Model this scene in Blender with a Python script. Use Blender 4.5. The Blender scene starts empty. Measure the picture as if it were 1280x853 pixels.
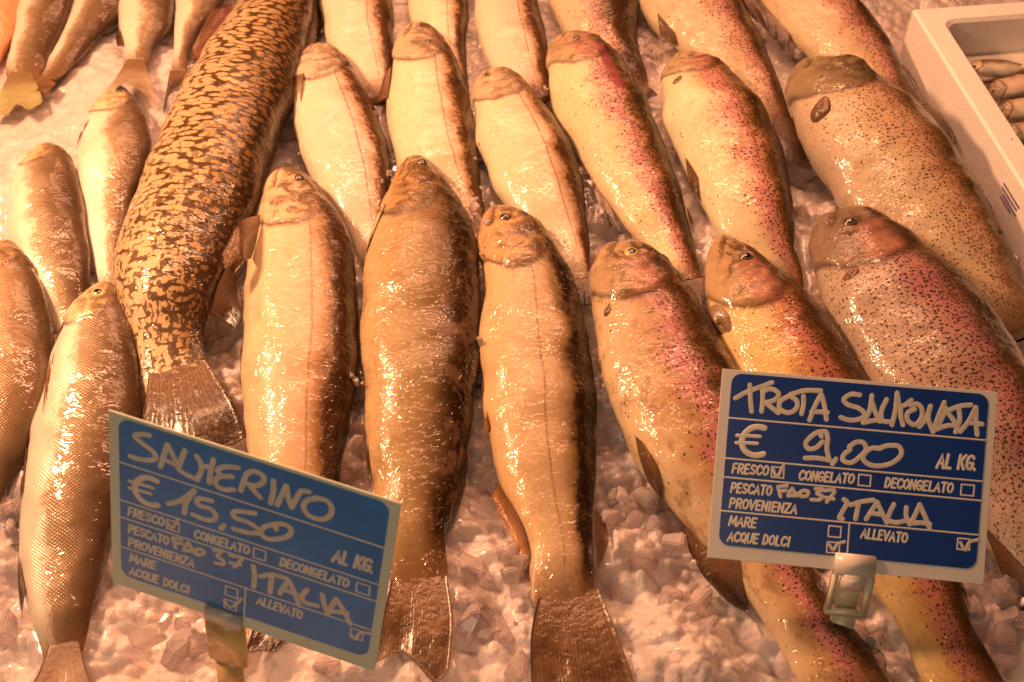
import bpy, bmesh, math, random
import numpy as np
random.seed(7); RNG = np.random.default_rng(11)
S = bpy.context.scene
COL = S.collection

# ------------------------------------------------------------------ camera
W, H = 1280, 853                      # size of the photograph the positions were measured on
FPX, PITCH, DIST = 1500.0, math.radians(48), 0.85
FW = np.array([0, math.cos(PITCH), -math.sin(PITCH)]); RT = np.array([1.0, 0, 0]); UPV = np.cross(RT, FW)
CAM = np.array([0, 0, .02]) - DIST * FW
cd = bpy.data.cameras.new('camera'); cam = bpy.data.objects.new('camera', cd); COL.objects.link(cam)
cam.location = CAM; cam.rotation_euler = (math.radians(90) - PITCH, 0, 0)
cd.sensor_width = 36; cd.lens = 36 * FPX / W; cd.clip_start = .01; cd.clip_end = 50
cd.dof.use_dof = True; cd.dof.focus_distance = .80; cd.dof.aperture_fstop = 13
S.camera = cam
# ------------------------------------------------------------------ world, lamps, exposure
S.view_settings.view_transform = 'Standard'; S.view_settings.look = 'None'
S.view_settings.exposure = 0; S.view_settings.gamma = 1; S.view_settings.use_curve_mapping = False
wd = bpy.data.worlds.new('World'); S.world = wd; wd.use_nodes = True
wd.node_tree.nodes['Background'].inputs[0].default_value = (1, .45, .25, 1)
wd.node_tree.nodes['Background'].inputs[1].default_value = .012
def lamp(name, loc, target, sx, sy, power, col):
    l = bpy.data.lights.new(name, 'AREA'); l.shape = 'RECTANGLE'; l.size = sx; l.size_y = sy
    l.energy = power; l.color = col
    o = bpy.data.objects.new(name, l); COL.objects.link(o); o.location = loc
    from mathutils import Vector
    o.rotation_euler = (Vector(target) - Vector(loc)).to_track_quat('-Z', 'Y').to_euler()
    return o
WARM = (1.0, .445, .23)
lamp('counter_lamp', (-.05, .45, .76), (-.02, .0, 0), .80, .07, 6.6, WARM)           # lamp bar along the display
lamp('counter_lamp', (0.0, .98, .80), (0, .15, 0), .90, .26, 6.4, WARM)               # second bar, farther back
lamp('hanging_lamp', (-.58, .18, .58), (-.06, .02, 0), .12, .12, 10.0, (1, .50, .255))     # spot from the left
lamp('shop_light', (-.25, -1.05, .78), (-.08, -.2, .1), .7, .4, 2.5, (1, .78, .56))   # shop side, paler
S.cycles.use_denoising = True
S.cycles.max_bounces = 8

# ------------------------------------------------------------------ helpers
def at(x, y, z=0.0):
    v = FW * FPX + RT * (x - W / 2) + UPV * (H / 2 - y)
    return CAM + v * ((z - CAM[2]) / v[2])
def proj(P):
    d = np.asarray(P) - CAM; zz = d @ FW
    return np.stack([W / 2 + FPX * (d @ RT) / zz, H / 2 - FPX * (d @ UPV) / zz], -1)
def pxm(z, y=426):                    # metres per photo pixel on level z at row y
    return np.linalg.norm(at(641, y, z) - at(640, y, z))
def sstep(a, b, x):
    t = np.clip((x - a) / (b - a), 0, 1); return t * t * (3 - 2 * t)
def mesh_obj(name, verts, faces, mat=None, parent=None, smooth=True, uv=None, attrs=None):
    me = bpy.data.meshes.new(name)
    me.from_pydata([tuple(map(float, v)) for v in verts], [], [tuple(map(int, f)) for f in faces])
    if smooth: me.polygons.foreach_set('use_smooth', [True] * len(me.polygons))
    if uv is not None:
        l = me.uv_layers.new(name='skin'); li = np.empty(len(me.loops), dtype=np.int32)
        me.loops.foreach_get('vertex_index', li)
        l.data.foreach_set('uv', np.asarray(uv, dtype=np.float32)[li].ravel())
    for k, a in (attrs or {}).items():
        at_ = me.attributes.new(k, 'FLOAT', 'POINT'); at_.data.foreach_set('value', np.asarray(a, dtype=np.float32))
    if mat: me.materials.append(mat)
    me.update()
    o = bpy.data.objects.new(name, me); COL.objects.link(o)
    if parent: 
        o.parent = parent; o.matrix_parent_inverse = parent.matrix_world.inverted() if False else __import__('mathutils').Matrix.Translation(-parent.location)
    return o
def tag(o, label, cat, group=None, kind=None):
    if label: o['label'] = label
    if cat: o['category'] = cat
    if group: o['group'] = group
    if kind: o['kind'] = kind
def empty(name, loc):
    o = bpy.data.objects.new(name, None); COL.objects.link(o); o.location = tuple(map(float, loc)); o.empty_display_size = .02
    return o
def grid_faces(n, m, wrap):
    f = []
    for i in range(n - 1):
        for j in range(m if wrap else m - 1):
            k = (j + 1) % m
            f.append((i * m + j, i * m + k, (i + 1) * m + k, (i + 1) * m + j))
    return f
def pchip(x, y, xn):
    x = np.asarray(x, float); y = np.asarray(y, float); h = np.diff(x); d = np.diff(y) / h
    m = np.zeros_like(y); m[0] = d[0]; m[-1] = d[-1]
    for i in range(1, len(x) - 1):
        if d[i - 1] * d[i] > 0:
            w1 = 2 * h[i] + h[i - 1]; w2 = h[i] + 2 * h[i - 1]
            m[i] = (w1 + w2) / (w1 / d[i - 1] + w2 / d[i])
    i = np.clip(np.searchsorted(x, xn) - 1, 0, len(x) - 2); t = (xn - x[i]) / h[i]
    return ((1 + 2 * t) * (1 - t) ** 2 * y[i] + t * (1 - t) ** 2 * h[i] * m[i] + t * t * (3 - 2 * t) * y[i + 1] + t * t * (t - 1) * h[i] * m[i + 1])
def catmull(pts, n):
    P = np.asarray(pts, float)
    if len(P) < 3:
        t = np.linspace(0, 1, n)[:, None]; return P[0] * (1 - t) + P[-1] * t
    s = np.r_[0, np.cumsum(np.linalg.norm(np.diff(P, axis=0), axis=1) ** .5 + 1e-9)]
    T = np.linspace(0, s[-1], n); out = np.empty((n, P.shape[1]))
    m = np.gradient(P, s, axis=0)
    i = np.clip(np.searchsorted(s, T) - 1, 0, len(s) - 2); h = (s[i + 1] - s[i])[:, None]; t = ((T - s[i])[:, None]) / h
    return ((1 + 2 * t) * (1 - t) ** 2 * P[i] + t * (1 - t) ** 2 * h * m[i] + t * t * (3 - 2 * t) * P[i + 1] + t * t * (t - 1) * h * m[i + 1])
def vnoise(x, y, seed=0):             # smooth value noise on arrays
    r = np.random.default_rng(seed); T = r.random((256, 256))
    xi = np.floor(x).astype(int); yi = np.floor(y).astype(int); fx = x - xi; fy = y - yi
    fx = fx * fx * (3 - 2 * fx); fy = fy * fy * (3 - 2 * fy)
    g = lambda a, b: T[a % 256, b % 256]
    return (g(xi, yi) * (1 - fx) + g(xi + 1, yi) * fx) * (1 - fy) + (g(xi, yi + 1) * (1 - fx) + g(xi + 1, yi + 1) * fx) * fy

# ------------------------------------------------------------------ node helper
class N:
    def __init__(s, name):
        s.mat = bpy.data.materials.new(name); s.mat.use_nodes = True; s.t = s.mat.node_tree
        s.b = s.t.nodes['Principled BSDF']
    def link(s, a, b):
        s.t.links.new(a, b)
    def put(s, sock, v):
        if isinstance(v, bpy.types.NodeSocket): s.link(v, sock)
        elif v is not None:
            if isinstance(v, (tuple, list)) and len(v) == 3 and sock.type == 'RGBA': v = (*v, 1)
            sock.default_value = v
    def m(s, op, a, b=None, c=None):
        n = s.t.nodes.new('ShaderNodeMath'); n.operation = op
        for k, v in enumerate((a, b, c)): s.put(n.inputs[k], v)
        return n.outputs[0]
    def ss(s, x, a, b, lo=0., hi=1.):
        n = s.t.nodes.new('ShaderNodeMapRange'); n.interpolation_type = 'SMOOTHSTEP'
        s.put(n.inputs[0], x); s.put(n.inputs[1], a); s.put(n.inputs[2], b); s.put(n.inputs[3], lo); s.put(n.inputs[4], hi)
        return n.outputs[0]
    def attr(s, name):
        n = s.t.nodes.new('ShaderNodeAttribute'); n.attribute_name = name; return n.outputs['Fac']
    def uv(s, scale=(1, 1, 1)):
        n = s.t.nodes.new('ShaderNodeUVMap'); n.uv_map = 'skin'
        k = s.t.nodes.new('ShaderNodeMapping'); k.inputs['Scale'].default_value = scale; s.link(n.outputs[0], k.inputs[0]); return k.outputs[0]
    def obj(s):
        n = s.t.nodes.new('ShaderNodeTexCoord'); return n.outputs['Object']
    def noise(s, v, scale, detail=2., rough=.5, dist=0., color=False):
        n = s.t.nodes.new('ShaderNodeTexNoise'); s.put(n.inputs['Vector'], v); s.put(n.inputs['Scale'], scale)
        s.put(n.inputs['Detail'], detail); s.put(n.inputs['Roughness'], rough); s.put(n.inputs['Distortion'], dist)
        return n.outputs[1 if color else 0]
    def voro(s, v, scale, feature='F1', rnd=1., dim='2D'):
        n = s.t.nodes.new('ShaderNodeTexVoronoi'); n.voronoi_dimensions = dim; n.feature = feature
        s.put(n.inputs['Vector'], v); s.put(n.inputs['Scale'], scale); s.put(n.inputs['Randomness'], rnd); return n
    def ramp(s, f, stops):
        n = s.t.nodes.new('ShaderNodeValToRGB'); e = n.color_ramp.elements
        e.remove(e[1]); e[0].position = stops[0][0]; e[0].color = (*stops[0][1], 1)
        for p, c in stops[1:]: e.new(min(p, 1.)).color = (*c, 1)
        s.put(n.inputs[0], f); return n.outputs[0]
    def mix(s, f, a, b, mode='MIX'):
        n = s.t.nodes.new('ShaderNodeMix'); n.data_type = 'RGBA'; n.blend_type = mode
        s.put(n.inputs[0], f); s.put(n.inputs[6], a); s.put(n.inputs[7], b); return n.outputs[2]
    def vadd(s, a, b, sc):
        k = s.t.nodes.new('ShaderNodeVectorMath'); k.operation = 'MULTIPLY_ADD'
        s.put(k.inputs[0], b); k.inputs[1].default_value = (sc, sc, sc); s.put(k.inputs[2], a); return k.outputs[0]
    def bump(s, h, dist, strength=1., nrm=None):
        n = s.t.nodes.new('ShaderNodeBump'); s.put(n.inputs['Strength'], strength); s.put(n.inputs['Distance'], dist)
        s.put(n.inputs['Height'], h)
        if nrm is not None: s.put(n.inputs['Normal'], nrm)
        return n.outputs[0]
    def set(s, **k):
        for a, v in k.items(): s.put(s.b.inputs[a.replace('_', ' ')], v)
        return s.mat
def simple(name, col, rough=.5, var=.12, scale=60, bump=0, **k):
    q = N(name); n = q.noise(q.obj(), scale, 4., .6)
    c = q.mix(q.ss(n, .3, .7), tuple(v * (1 - var) for v in col), tuple(min(1, v * (1 + var)) for v in col))
    nb = q.bump(q.noise(q.obj(), scale * 6, 3.), bump) if bump else None
    return q.set(Base_Color=c, Roughness=rough, Normal=nb, **k)

# ------------------------------------------------------------------ fish skin
def skin(name, ramp, line_d=.25, line=.5, spots=None, rosy=0., rosy_d=.1, head=((.30, .20, .12), (.55, .42, .30)), cheek=None,
         pitch=.0016, scale_h=.000015, metal=0., rough=.32, grain=0., mottle=.22, wet=.0007, bruise=None, jit=1., wetscale=120, pike=False, blot=0.):
    q = N(name); uv = q.uv(); al = q.attr('along'); d = q.attr('dorsal'); hm = q.attr('headm'); gill = q.attr('gill'); mouth = q.attr('mouth')
    n1 = q.noise(uv, 34., 3., .6); n2 = q.noise(uv, 260., 3., .6); n3 = q.noise(uv, 900., 2.)
    dj = q.m('ADD', d, q.m('ADD', q.m('MULTIPLY', q.m('SUBTRACT', n1, .5), .8 * jit), q.m('MULTIPLY', q.m('SUBTRACT', n2, .5), .55 * jit)))
    f = q.m('MULTIPLY_ADD', dj, .5, .5)
    c = q.ramp(f, [((p + 1) / 2, k) for p, k in ramp])
    if pike:
        wv = q.vadd(uv, q.noise(uv, 190., 2., color=True), .0035)
        sv = q.t.nodes.new('ShaderNodeMapping'); sv.inputs['Scale'].default_value = (1.55, .82, 1); sv.inputs['Rotation'].default_value = (0, 0, .22); q.link(wv, sv.inputs[0])
        v = q.voro(sv.outputs[0], 138., 'F1', .85).outputs['Distance']
        low = q.ss(al, .58, .80)
        lab = q.noise(q.uv((.8, 1.3, 1)), 175., 1.5, .5, .25)
        low = q.ss(al, .55, .85)
        th = q.m('ADD', q.m('MULTIPLY', low, .06), .47)
        vv = q.m('ADD', q.m('ADD', v, q.m('MULTIPLY', q.m('SUBTRACT', q.noise(uv, 220., 2.), .5), .35)), q.m('MULTIPLY', d, .10))
        beans = q.ss(q.m('SUBTRACT', vv, th), -.14, .09, 1., 0.)
        squig = q.ss(q.m('ADD', lab, q.m('MULTIPLY', d, -.06)), .44, .475)
        pal = q.m('MULTIPLY', beans, q.m('MULTIPLY_ADD', q.m('SUBTRACT', squig, 1.), q.m('MULTIPLY', low, .9), 1.))
        dark = q.ramp(f, [(0, (.15, .08, .03)), (.5, (.085, .042, .016)), (1, (.03, .013, .005))])
        c = q.mix(pal, dark, c)
    if grain:
        g = q.voro(uv, 620.).outputs['Distance']; back = q.ss(dj, .25, .65)
        c = q.mix(q.m('MULTIPLY', q.m('MULTIPLY', q.ss(g, .35, .55), back), grain), c, (.045, .022, .008))
    c = q.mix(1., c, q.ramp(n2, [(.25, (1 - mottle,) * 3), (.75, (1 + .0,) * 3)]), 'MULTIPLY')
    if blot:
        b = q.ss(q.noise(uv, 55., 4., .65), .50, .64); c = q.mix(q.m('MULTIPLY', b, blot), c, (.30, .17, .09))
    if rosy:
        gq = q.m('SUBTRACT', dj, rosy_d); gq = q.m('MULTIPLY', q.ss(n2, .30, .60, .55, 1.), q.m('POWER', 2.718, q.m('MULTIPLY', q.m('MULTIPLY', gq, gq), -24.)))
        gq = q.m('MULTIPLY', gq, q.ss(dj, .26, .52, 1., .12))
        gq = q.m('MULTIPLY', gq, q.m('MULTIPLY', q.ss(al, .12, .3), q.ss(n1, .25, .6, .45, 1.)))
        c = q.mix(q.m('MULTIPLY', gq, rosy), c, (.58, .21, .25))
    if line:
        wob = q.m('MULTIPLY', q.m('SUBTRACT', q.noise(uv, 25., 1.), .5), .10)
        dd = q.m('ABSOLUTE', q.m('SUBTRACT', q.m('ADD', d, wob), line_d))
        lm = q.m('MULTIPLY', q.ss(dd, .008, .035, 1., 0.), q.ss(n2, .35, .55, .35, 1.))
        lm = q.m('MULTIPLY', lm, q.m('SUBTRACT', 1., hm))
        c = q.mix(q.m('MULTIPLY', lm, line), c, (.22, .09, .05))
    if spots:
        sc, size, lo, hi, colr = spots
        wu = q.vadd(uv, q.noise(uv, 500., 1., color=True), .0022)
        sp = None
        for k, (mul, sz) in enumerate(((1., size), (1.63, size * .9))):
            v = q.voro(wu, sc * mul); rr = q.t.nodes.new('ShaderNodeSeparateColor'); q.link(v.outputs['Color'], rr.inputs[0])
            dens = q.ss(q.m('ADD', dj, q.m('MULTIPLY', hm, -.15)), lo, hi, .02, .80)
            msk = q.m('MULTIPLY', q.ss(v.outputs['Distance'], sz * .65, sz, 1., 0.), q.m('LESS_THAN', rr.outputs[k], dens))
            sp = msk if sp is None else q.m('MAXIMUM', sp, msk)
        c = q.mix(q.m('MULTIPLY', sp, .9), c, colr)
    # head
    hd = q.ramp(q.m('ADD', q.m('MULTIPLY_ADD', d, .5, .50), q.m('MULTIPLY', q.m('SUBTRACT', q.noise(uv, 95., 4., .65, .5), .5), 2.3)),
                [(.0, tuple(min(1, v * 1.15) for v in head[1])), (.34, head[1]), (.62, head[0]), (1, tuple(v * .45 for v in head[0]))])
    c = q.mix(q.m('MULTIPLY', hm, .85), c, hd)
    if cheek:
        ck = q.m('MULTIPLY', q.attr('cheek'), q.ss(q.noise(uv, 120., 3.), .3, .6, .5, 1.)); c = q.mix(q.m('MULTIPLY', ck, .55), c, cheek)
    if bruise:
        a0, a1, d0, wd_, cb = bruise
        dq = q.m('ABSOLUTE', q.m('SUBTRACT', q.m('ADD', d, q.m('MULTIPLY', q.m('SUBTRACT', n2, .5), .3)), d0))
        bm_ = q.m('MULTIPLY', q.ss(dq, wd_ * .7, wd_, 1., 0.), q.m('MULTIPLY', q.ss(al, a0, a0 + .015), q.ss(al, a1 - .02, a1, 1., 0.)))
        c = q.mix(q.m('MULTIPLY', bm_, .8), c, cb)
    tl = 0. if pike else q.ss(q.m('ADD', al, q.m('MULTIPLY', q.m('SUBTRACT', n2, .5), .09)), .87, .98); c = q.mix(q.m('MULTIPLY', tl, .88), c, (.17, .085, .038))
    c = q.mix(q.m('MULTIPLY', gill, .85), c, (.085, .035, .02))
    c = q.mix(q.m('MULTIPLY', mouth, .8), c, (.07, .035, .02))
    c = q.mix(1., c, q.ramp(n3, [(.3, (.88,) * 3), (.7, (1.,) * 3)]), 'MULTIPLY')
    # relief: scales, wrinkles, wet film
    k = math.pi / pitch
    sx = q.t.nodes.new('ShaderNodeSeparateXYZ'); q.link(q.vadd(uv, q.noise(uv, 150., 1., color=True), .0016), sx.inputs[0])
    p1 = q.m('SINE', q.m('MULTIPLY', q.m('ADD', sx.outputs[0], sx.outputs[1]), k)); p2 = q.m('SINE', q.m('MULTIPLY', q.m('SUBTRACT', sx.outputs[0], sx.outputs[1]), k))
    lat = q.m('ABSOLUTE', q.m('MULTIPLY', p1, p2))
    body = q.m('SUBTRACT', 1., hm)
    hh = q.m('MULTIPLY', q.m('MULTIPLY', lat, scale_h), body)
    hh = q.m('ADD', hh, q.m('MULTIPLY', n2, .00005))
    hh = q.m('ADD', hh, q.m('MULTIPLY', q.m('MULTIPLY', q.noise(uv, 210., 3., .6, 1.5), hm), .0006))
    nb = q.bump(hh, 1.)
    film = q.m('MULTIPLY', q.noise(uv, 70., 1., .5, .6), wet * 1.0)
    film = q.m('ADD', film, q.m('MULTIPLY', q.noise(q.uv((1.2, .8, 1)), 140., 1.2, .5, 1.4), wet * 1.05))
    cn = q.bump(film, 1.)
    wetm = q.ss(q.noise(uv, 40., 2.), .35, .6, .35, 1.)
    return q.set(Base_Color=c, Roughness=q.ss(n2, .3, .7, rough - .06, rough + .1), Metallic=metal, Normal=nb, Coat_Weight=q.m('MULTIPLY', wetm, .78), Coat_Roughness=.045,
                 Coat_Normal=cn, Specular_IOR_Level=.12, Subsurface_Weight=.08, Subsurface_Radius=(.006, .0025, .0012), Subsurface_Scale=1.)
CREAM, PINK = (.80, .66, .50), (.80, .58, .46)
M = {}
M['char'] = skin('char_skin', [(-1, (.84, .70, .50)), (-.2, (.84, .66, .52)), (.25, PINK), (.44, (.58, .35, .22)), (.60, (.13, .058, .022)), (1, (.03, .013, .005))], line=.75, wet=.0005)
M['char_cream'] = skin('char_cream_skin', [(-1, (.84, .70, .46)), (-.2, (.86, .70, .48)), (.3, (.80, .60, .42)), (.48, (.55, .33, .18)), (.64, (.13, .06, .02)), (1, (.03, .014, .005))], line=.7, head=((.24, .15, .08), (.58, .42, .25)), wet=.0005)
M['char_front'] = skin('char_front_skin', [(-1, (.82, .60, .36)), (-.3, (.80, .59, .38)), (.25, (.70, .47, .30)), (.38, (.50, .29, .14)), (.62, (.085, .038, .014)), (1, (.025, .011, .004))], jit=.6, line_d=.22, line=.55, wet=.0012, rough=.3, blot=.15, head=((.17, .095, .045), (.62, .42, .25)))
M['char_ochre'] = skin('char_ochre_skin', [(-1, (.78, .52, .27)), (-.3, (.66, .47, .28)), (.25, (.52, .35, .20)), (.42, (.36, .22, .10)), (.62, (.035, .015, .006)), (1, (.012, .006, .003))], jit=.55, line_d=.05, line=.6, wet=.0012, rough=.28, blot=.2, head=((.15, .075, .03), (.50, .29, .13)))
M['char_dark'] = skin('char_dark_skin', [(-1, (.74, .50, .25)), (-.4, (.58, .41, .22)), (.15, (.42, .29, .15)), (.5, (.22, .13, .055)), (.8, (.055, .025, .009)), (1, (.025, .011, .005))], jit=.7, line_d=.1, line=.2, wet=.0013, rough=.27, blot=.35, mottle=.35, head=((.13, .065, .025), (.42, .24, .09)))
CC = [(-1, (.84, .70, .46)), (-.2, (.86, .70, .48)), (.3, (.80, .60, .42)), (.48, (.55, .33, .18)), (.64, (.13, .06, .02)), (1, (.03, .014, .005))]
M['char_torn'] = skin('char_torn_skin', CC, line=.7, head=((.24, .15, .08), (.50, .36, .21)), wet=.0005, bruise=(.19, .25, -.30, .17, (.42, .27, .15)))
M['char_patch'] = skin('char_patch_skin', CC, line=.7, head=((.22, .13, .07), (.56, .41, .25)), wet=.0005, bruise=(.02, .115, .30, .26, (.085, .05, .025)))
TR = dict(spots=(330., .33, -.45, .5, (.05, .025, .012)), cheek=(.58, .24, .17), head=((.075, .042, .018), (.38, .25, .14)), wet=.0007, grain=.8)
M['trout'] = skin('trout_skin', [(-1, (.84, .66, .40)), (-.35, (.84, .66, .40)), (.0, (.80, .54, .34)), (.22, (.60, .31, .18)), (.38, (.32, .155, .045)), (.56, (.10, .045, .013)), (1, (.03, .012, .005))], line_d=.2, line=.6, rosy=.85, rosy_d=.12, bruise=(.16, .36, .33, .13, (.28, .06, .08)), **TR)
M['trout_rosy'] = skin('trout_rosy_skin', [(-1, (.86, .74, .48)), (-.3, (.84, .68, .42)), (.1, (.80, .46, .30)), (.34, (.62, .30, .17)), (.50, (.32, .155, .042)), (.68, (.10, .048, .013)), (1, (.03, .013, .005))], line_d=.3, line=.6, rosy=.75, rosy_d=.15, **TR)
M['trout_front'] = skin('trout_front_skin', [(-1, (.74, .55, .34)), (-.6, (.64, .44, .25)), (-.2, (.48, .29, .13)), (.1, (.44, .21, .12)), (.3, (.20, .10, .03)), (.6, (.085, .038, .011)), (1, (.03, .013, .005))], line_d=.12, line=.3, rosy=.9, rosy_d=.08, blot=.7, **{**TR, 'wet': .0010})
M['trout_yellow'] = skin('trout_yellow_skin', [(-1, (.82, .60, .28)), (-.4, (.78, .52, .20)), (-.05, (.58, .29, .10)), (.22, (.42, .18, .07)), (.45, (.20, .09, .025)), (.7, (.075, .033, .010)), (1, (.06, .03, .01))], line_d=.2, line=.3, rosy=.65, rosy_d=.10, blot=.25, **TR)
M['trout_lilac'] = skin('trout_lilac_skin', [(-1, (.50, .38, .29)), (-.3, (.58, .42, .34)), (.1, (.46, .27, .22)), (.36, (.23, .125, .065)), (.6, (.12, .062, .02)), (1, (.04, .02, .008))], line_d=.3, line=.2, rosy=.68, rosy_d=.20, **{**TR, 'spots': (300., .32, -1.5, .2, (.055, .026, .016)), 'grain': .5, 'head': ((.09, .05, .025), (.20, .13, .08))})
M['trout_olive'] = skin('trout_olive_skin', [(-1, (.58, .44, .32)), (-.3, (.70, .54, .35)), (.1, (.66, .46, .27)), (.35, (.42, .25, .10)), (.62, (.20, .11, .03)), (1, (.06, .03, .01))], line_d=.4, line=.4, rosy=.30, rosy_d=.22, **{**TR, 'spots': (310., .30, -1.1, .6, (.07, .038, .018)), 'grain': .6, 'cheek': None, 'head': ((.10, .07, .03), (.24, .17, .085))})
M['trout_back'] = skin('trout_back_skin', [(-1, (.80, .62, .40)), (-.2, (.76, .53, .34)), (.15, (.68, .40, .28)), (.38, (.36, .18, .08)), (.56, (.13, .06, .018)), (1, (.035, .016, .006))], line_d=.3, line=.5, rosy=.45, rosy_d=.25, blot=.25, **TR)
M['whitefish'] = skin('whitefish_skin', [(-1, (.90, .82, .68)), (-.20, (.84, .73, .57)), (.06, (.38, .265, .165)), (.42, (.19, .12, .068)), (1, (.08, .04, .018))], line=0, mottle=.10, pitch=.0024, scale_h=.00015, metal=.15, rough=.3, wet=.0005, head=((.42, .28, .13), (.72, .55, .30)), wetscale=180)
M['whitefish_dark'] = skin('whitefish_dark_skin', [(-1, (.70, .54, .36)), (-.1, (.46, .31, .18)), (.4, (.24, .15, .08)), (1, (.09, .05, .025))], line=0, mottle=.10, pitch=.0024, scale_h=.00015, metal=.15, rough=.3, wet=.0005, head=((.30, .18, .08), (.5, .34, .17)), wetscale=180)
M['pike'] = skin('pike_skin', [(-1, (.66, .48, .29)), (0, (.54, .375, .19)), (.35, (.38, .23, .09)), (.6, (.26, .14, .045)), (1, (.10, .05, .018))], line=0, pitch=.0024, scale_h=.00014, rough=.3, pike=True, wet=.0006, mottle=.15, metal=.1, head=((.1, .06, .03), (.3, .2, .1)))
M['salmon'] = skin('salmon_skin', [(-1, (.80, .42, .22)), (1, (.78, .33, .16))], line=0, blot=.2)

def fin_mat(name, a, b, rays=24., rough=.25):
    q = N(name); uv = q.uv(); sx = q.t.nodes.new('ShaderNodeSeparateXYZ'); q.link(uv, sx.inputs[0]); o = q.obj()
    n2 = q.noise(o, 70., 4., .6); n3 = q.noise(o, 400., 2.)
    ph = q.m('ADD', q.m('MULTIPLY', sx.outputs[0], rays * 6.2832), q.m('MULTIPLY', n2, 5.))
    ray = q.m('MULTIPLY_ADD', q.m('SINE', ph), .5, .5); ray2 = q.m('MULTIPLY_ADD', q.m('SINE', q.m('MULTIPLY', ph, 2.)), .5, .5)
    f = q.m('ADD', q.m('MULTIPLY', n2, .9), q.m('ADD', q.m('MULTIPLY', ray, .10), q.m('MULTIPLY', ray2, q.m('MULTIPLY', sx.outputs[1], .14))))
    c = q.mix(q.ss(f, .32, .85), a, b)
    c = q.mix(q.ss(sx.outputs[1], .15, .6, .8, 0.), c, (.17, .085, .038))
    al = q.m('MULTIPLY', q.ss(sx.outputs[1], .25, 1., 1., .70), q.ss(ray, 0., .5, .86, 1.))
    hgt = q.m('ADD', q.m('MULTIPLY', ray, .00006), q.m('ADD', q.m('MULTIPLY', q.noise(o, 170., 3., .5, 1.), .0007), q.m('MULTIPLY', n3, .0002)))
    return q.set(Base_Color=c, Roughness=rough, Normal=q.bump(hgt, 1.), Coat_Weight=.22, Coat_Roughness=.1, Alpha=al)
FB = fin_mat('fin_brown', (.085, .040, .016), (.26, .13, .055))
FD = fin_mat('fin_dark', (.030, .014, .007), (.10, .048, .02))
FO = fin_mat('fin_orange', (.30, .11, .03), (.50, .24, .08))
FR = fin_mat('fin_red', (.09, .022, .010), (.26, .075, .028), rough=.5)
FM = fin_mat('fin_pinkish', (.26, .14, .08), (.46, .29, .18), rough=.5)
FP = fin_mat('fin_pale', (.55, .38, .24), (.74, .56, .38))
FG = fin_mat('fin_grey', (.30, .20, .13), (.50, .37, .24))
FK = fin_mat('fin_pike', (.03, .013, .005), (.15, .08, .03), rays=18.)
FY = fin_mat('fin_green', (.30, .25, .11), (.48, .42, .20))
IRIS = simple('iris', (.62, .46, .18), .2, .3, 900, Coat_Weight=1.); PUP = simple('pupil', (.012, .01, .008), .08, .1, 100, Coat_Weight=1.)
IRISD = simple('iris_dark', (.12, .08, .05), .15, .3, 900, Coat_Weight=1.)

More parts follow.
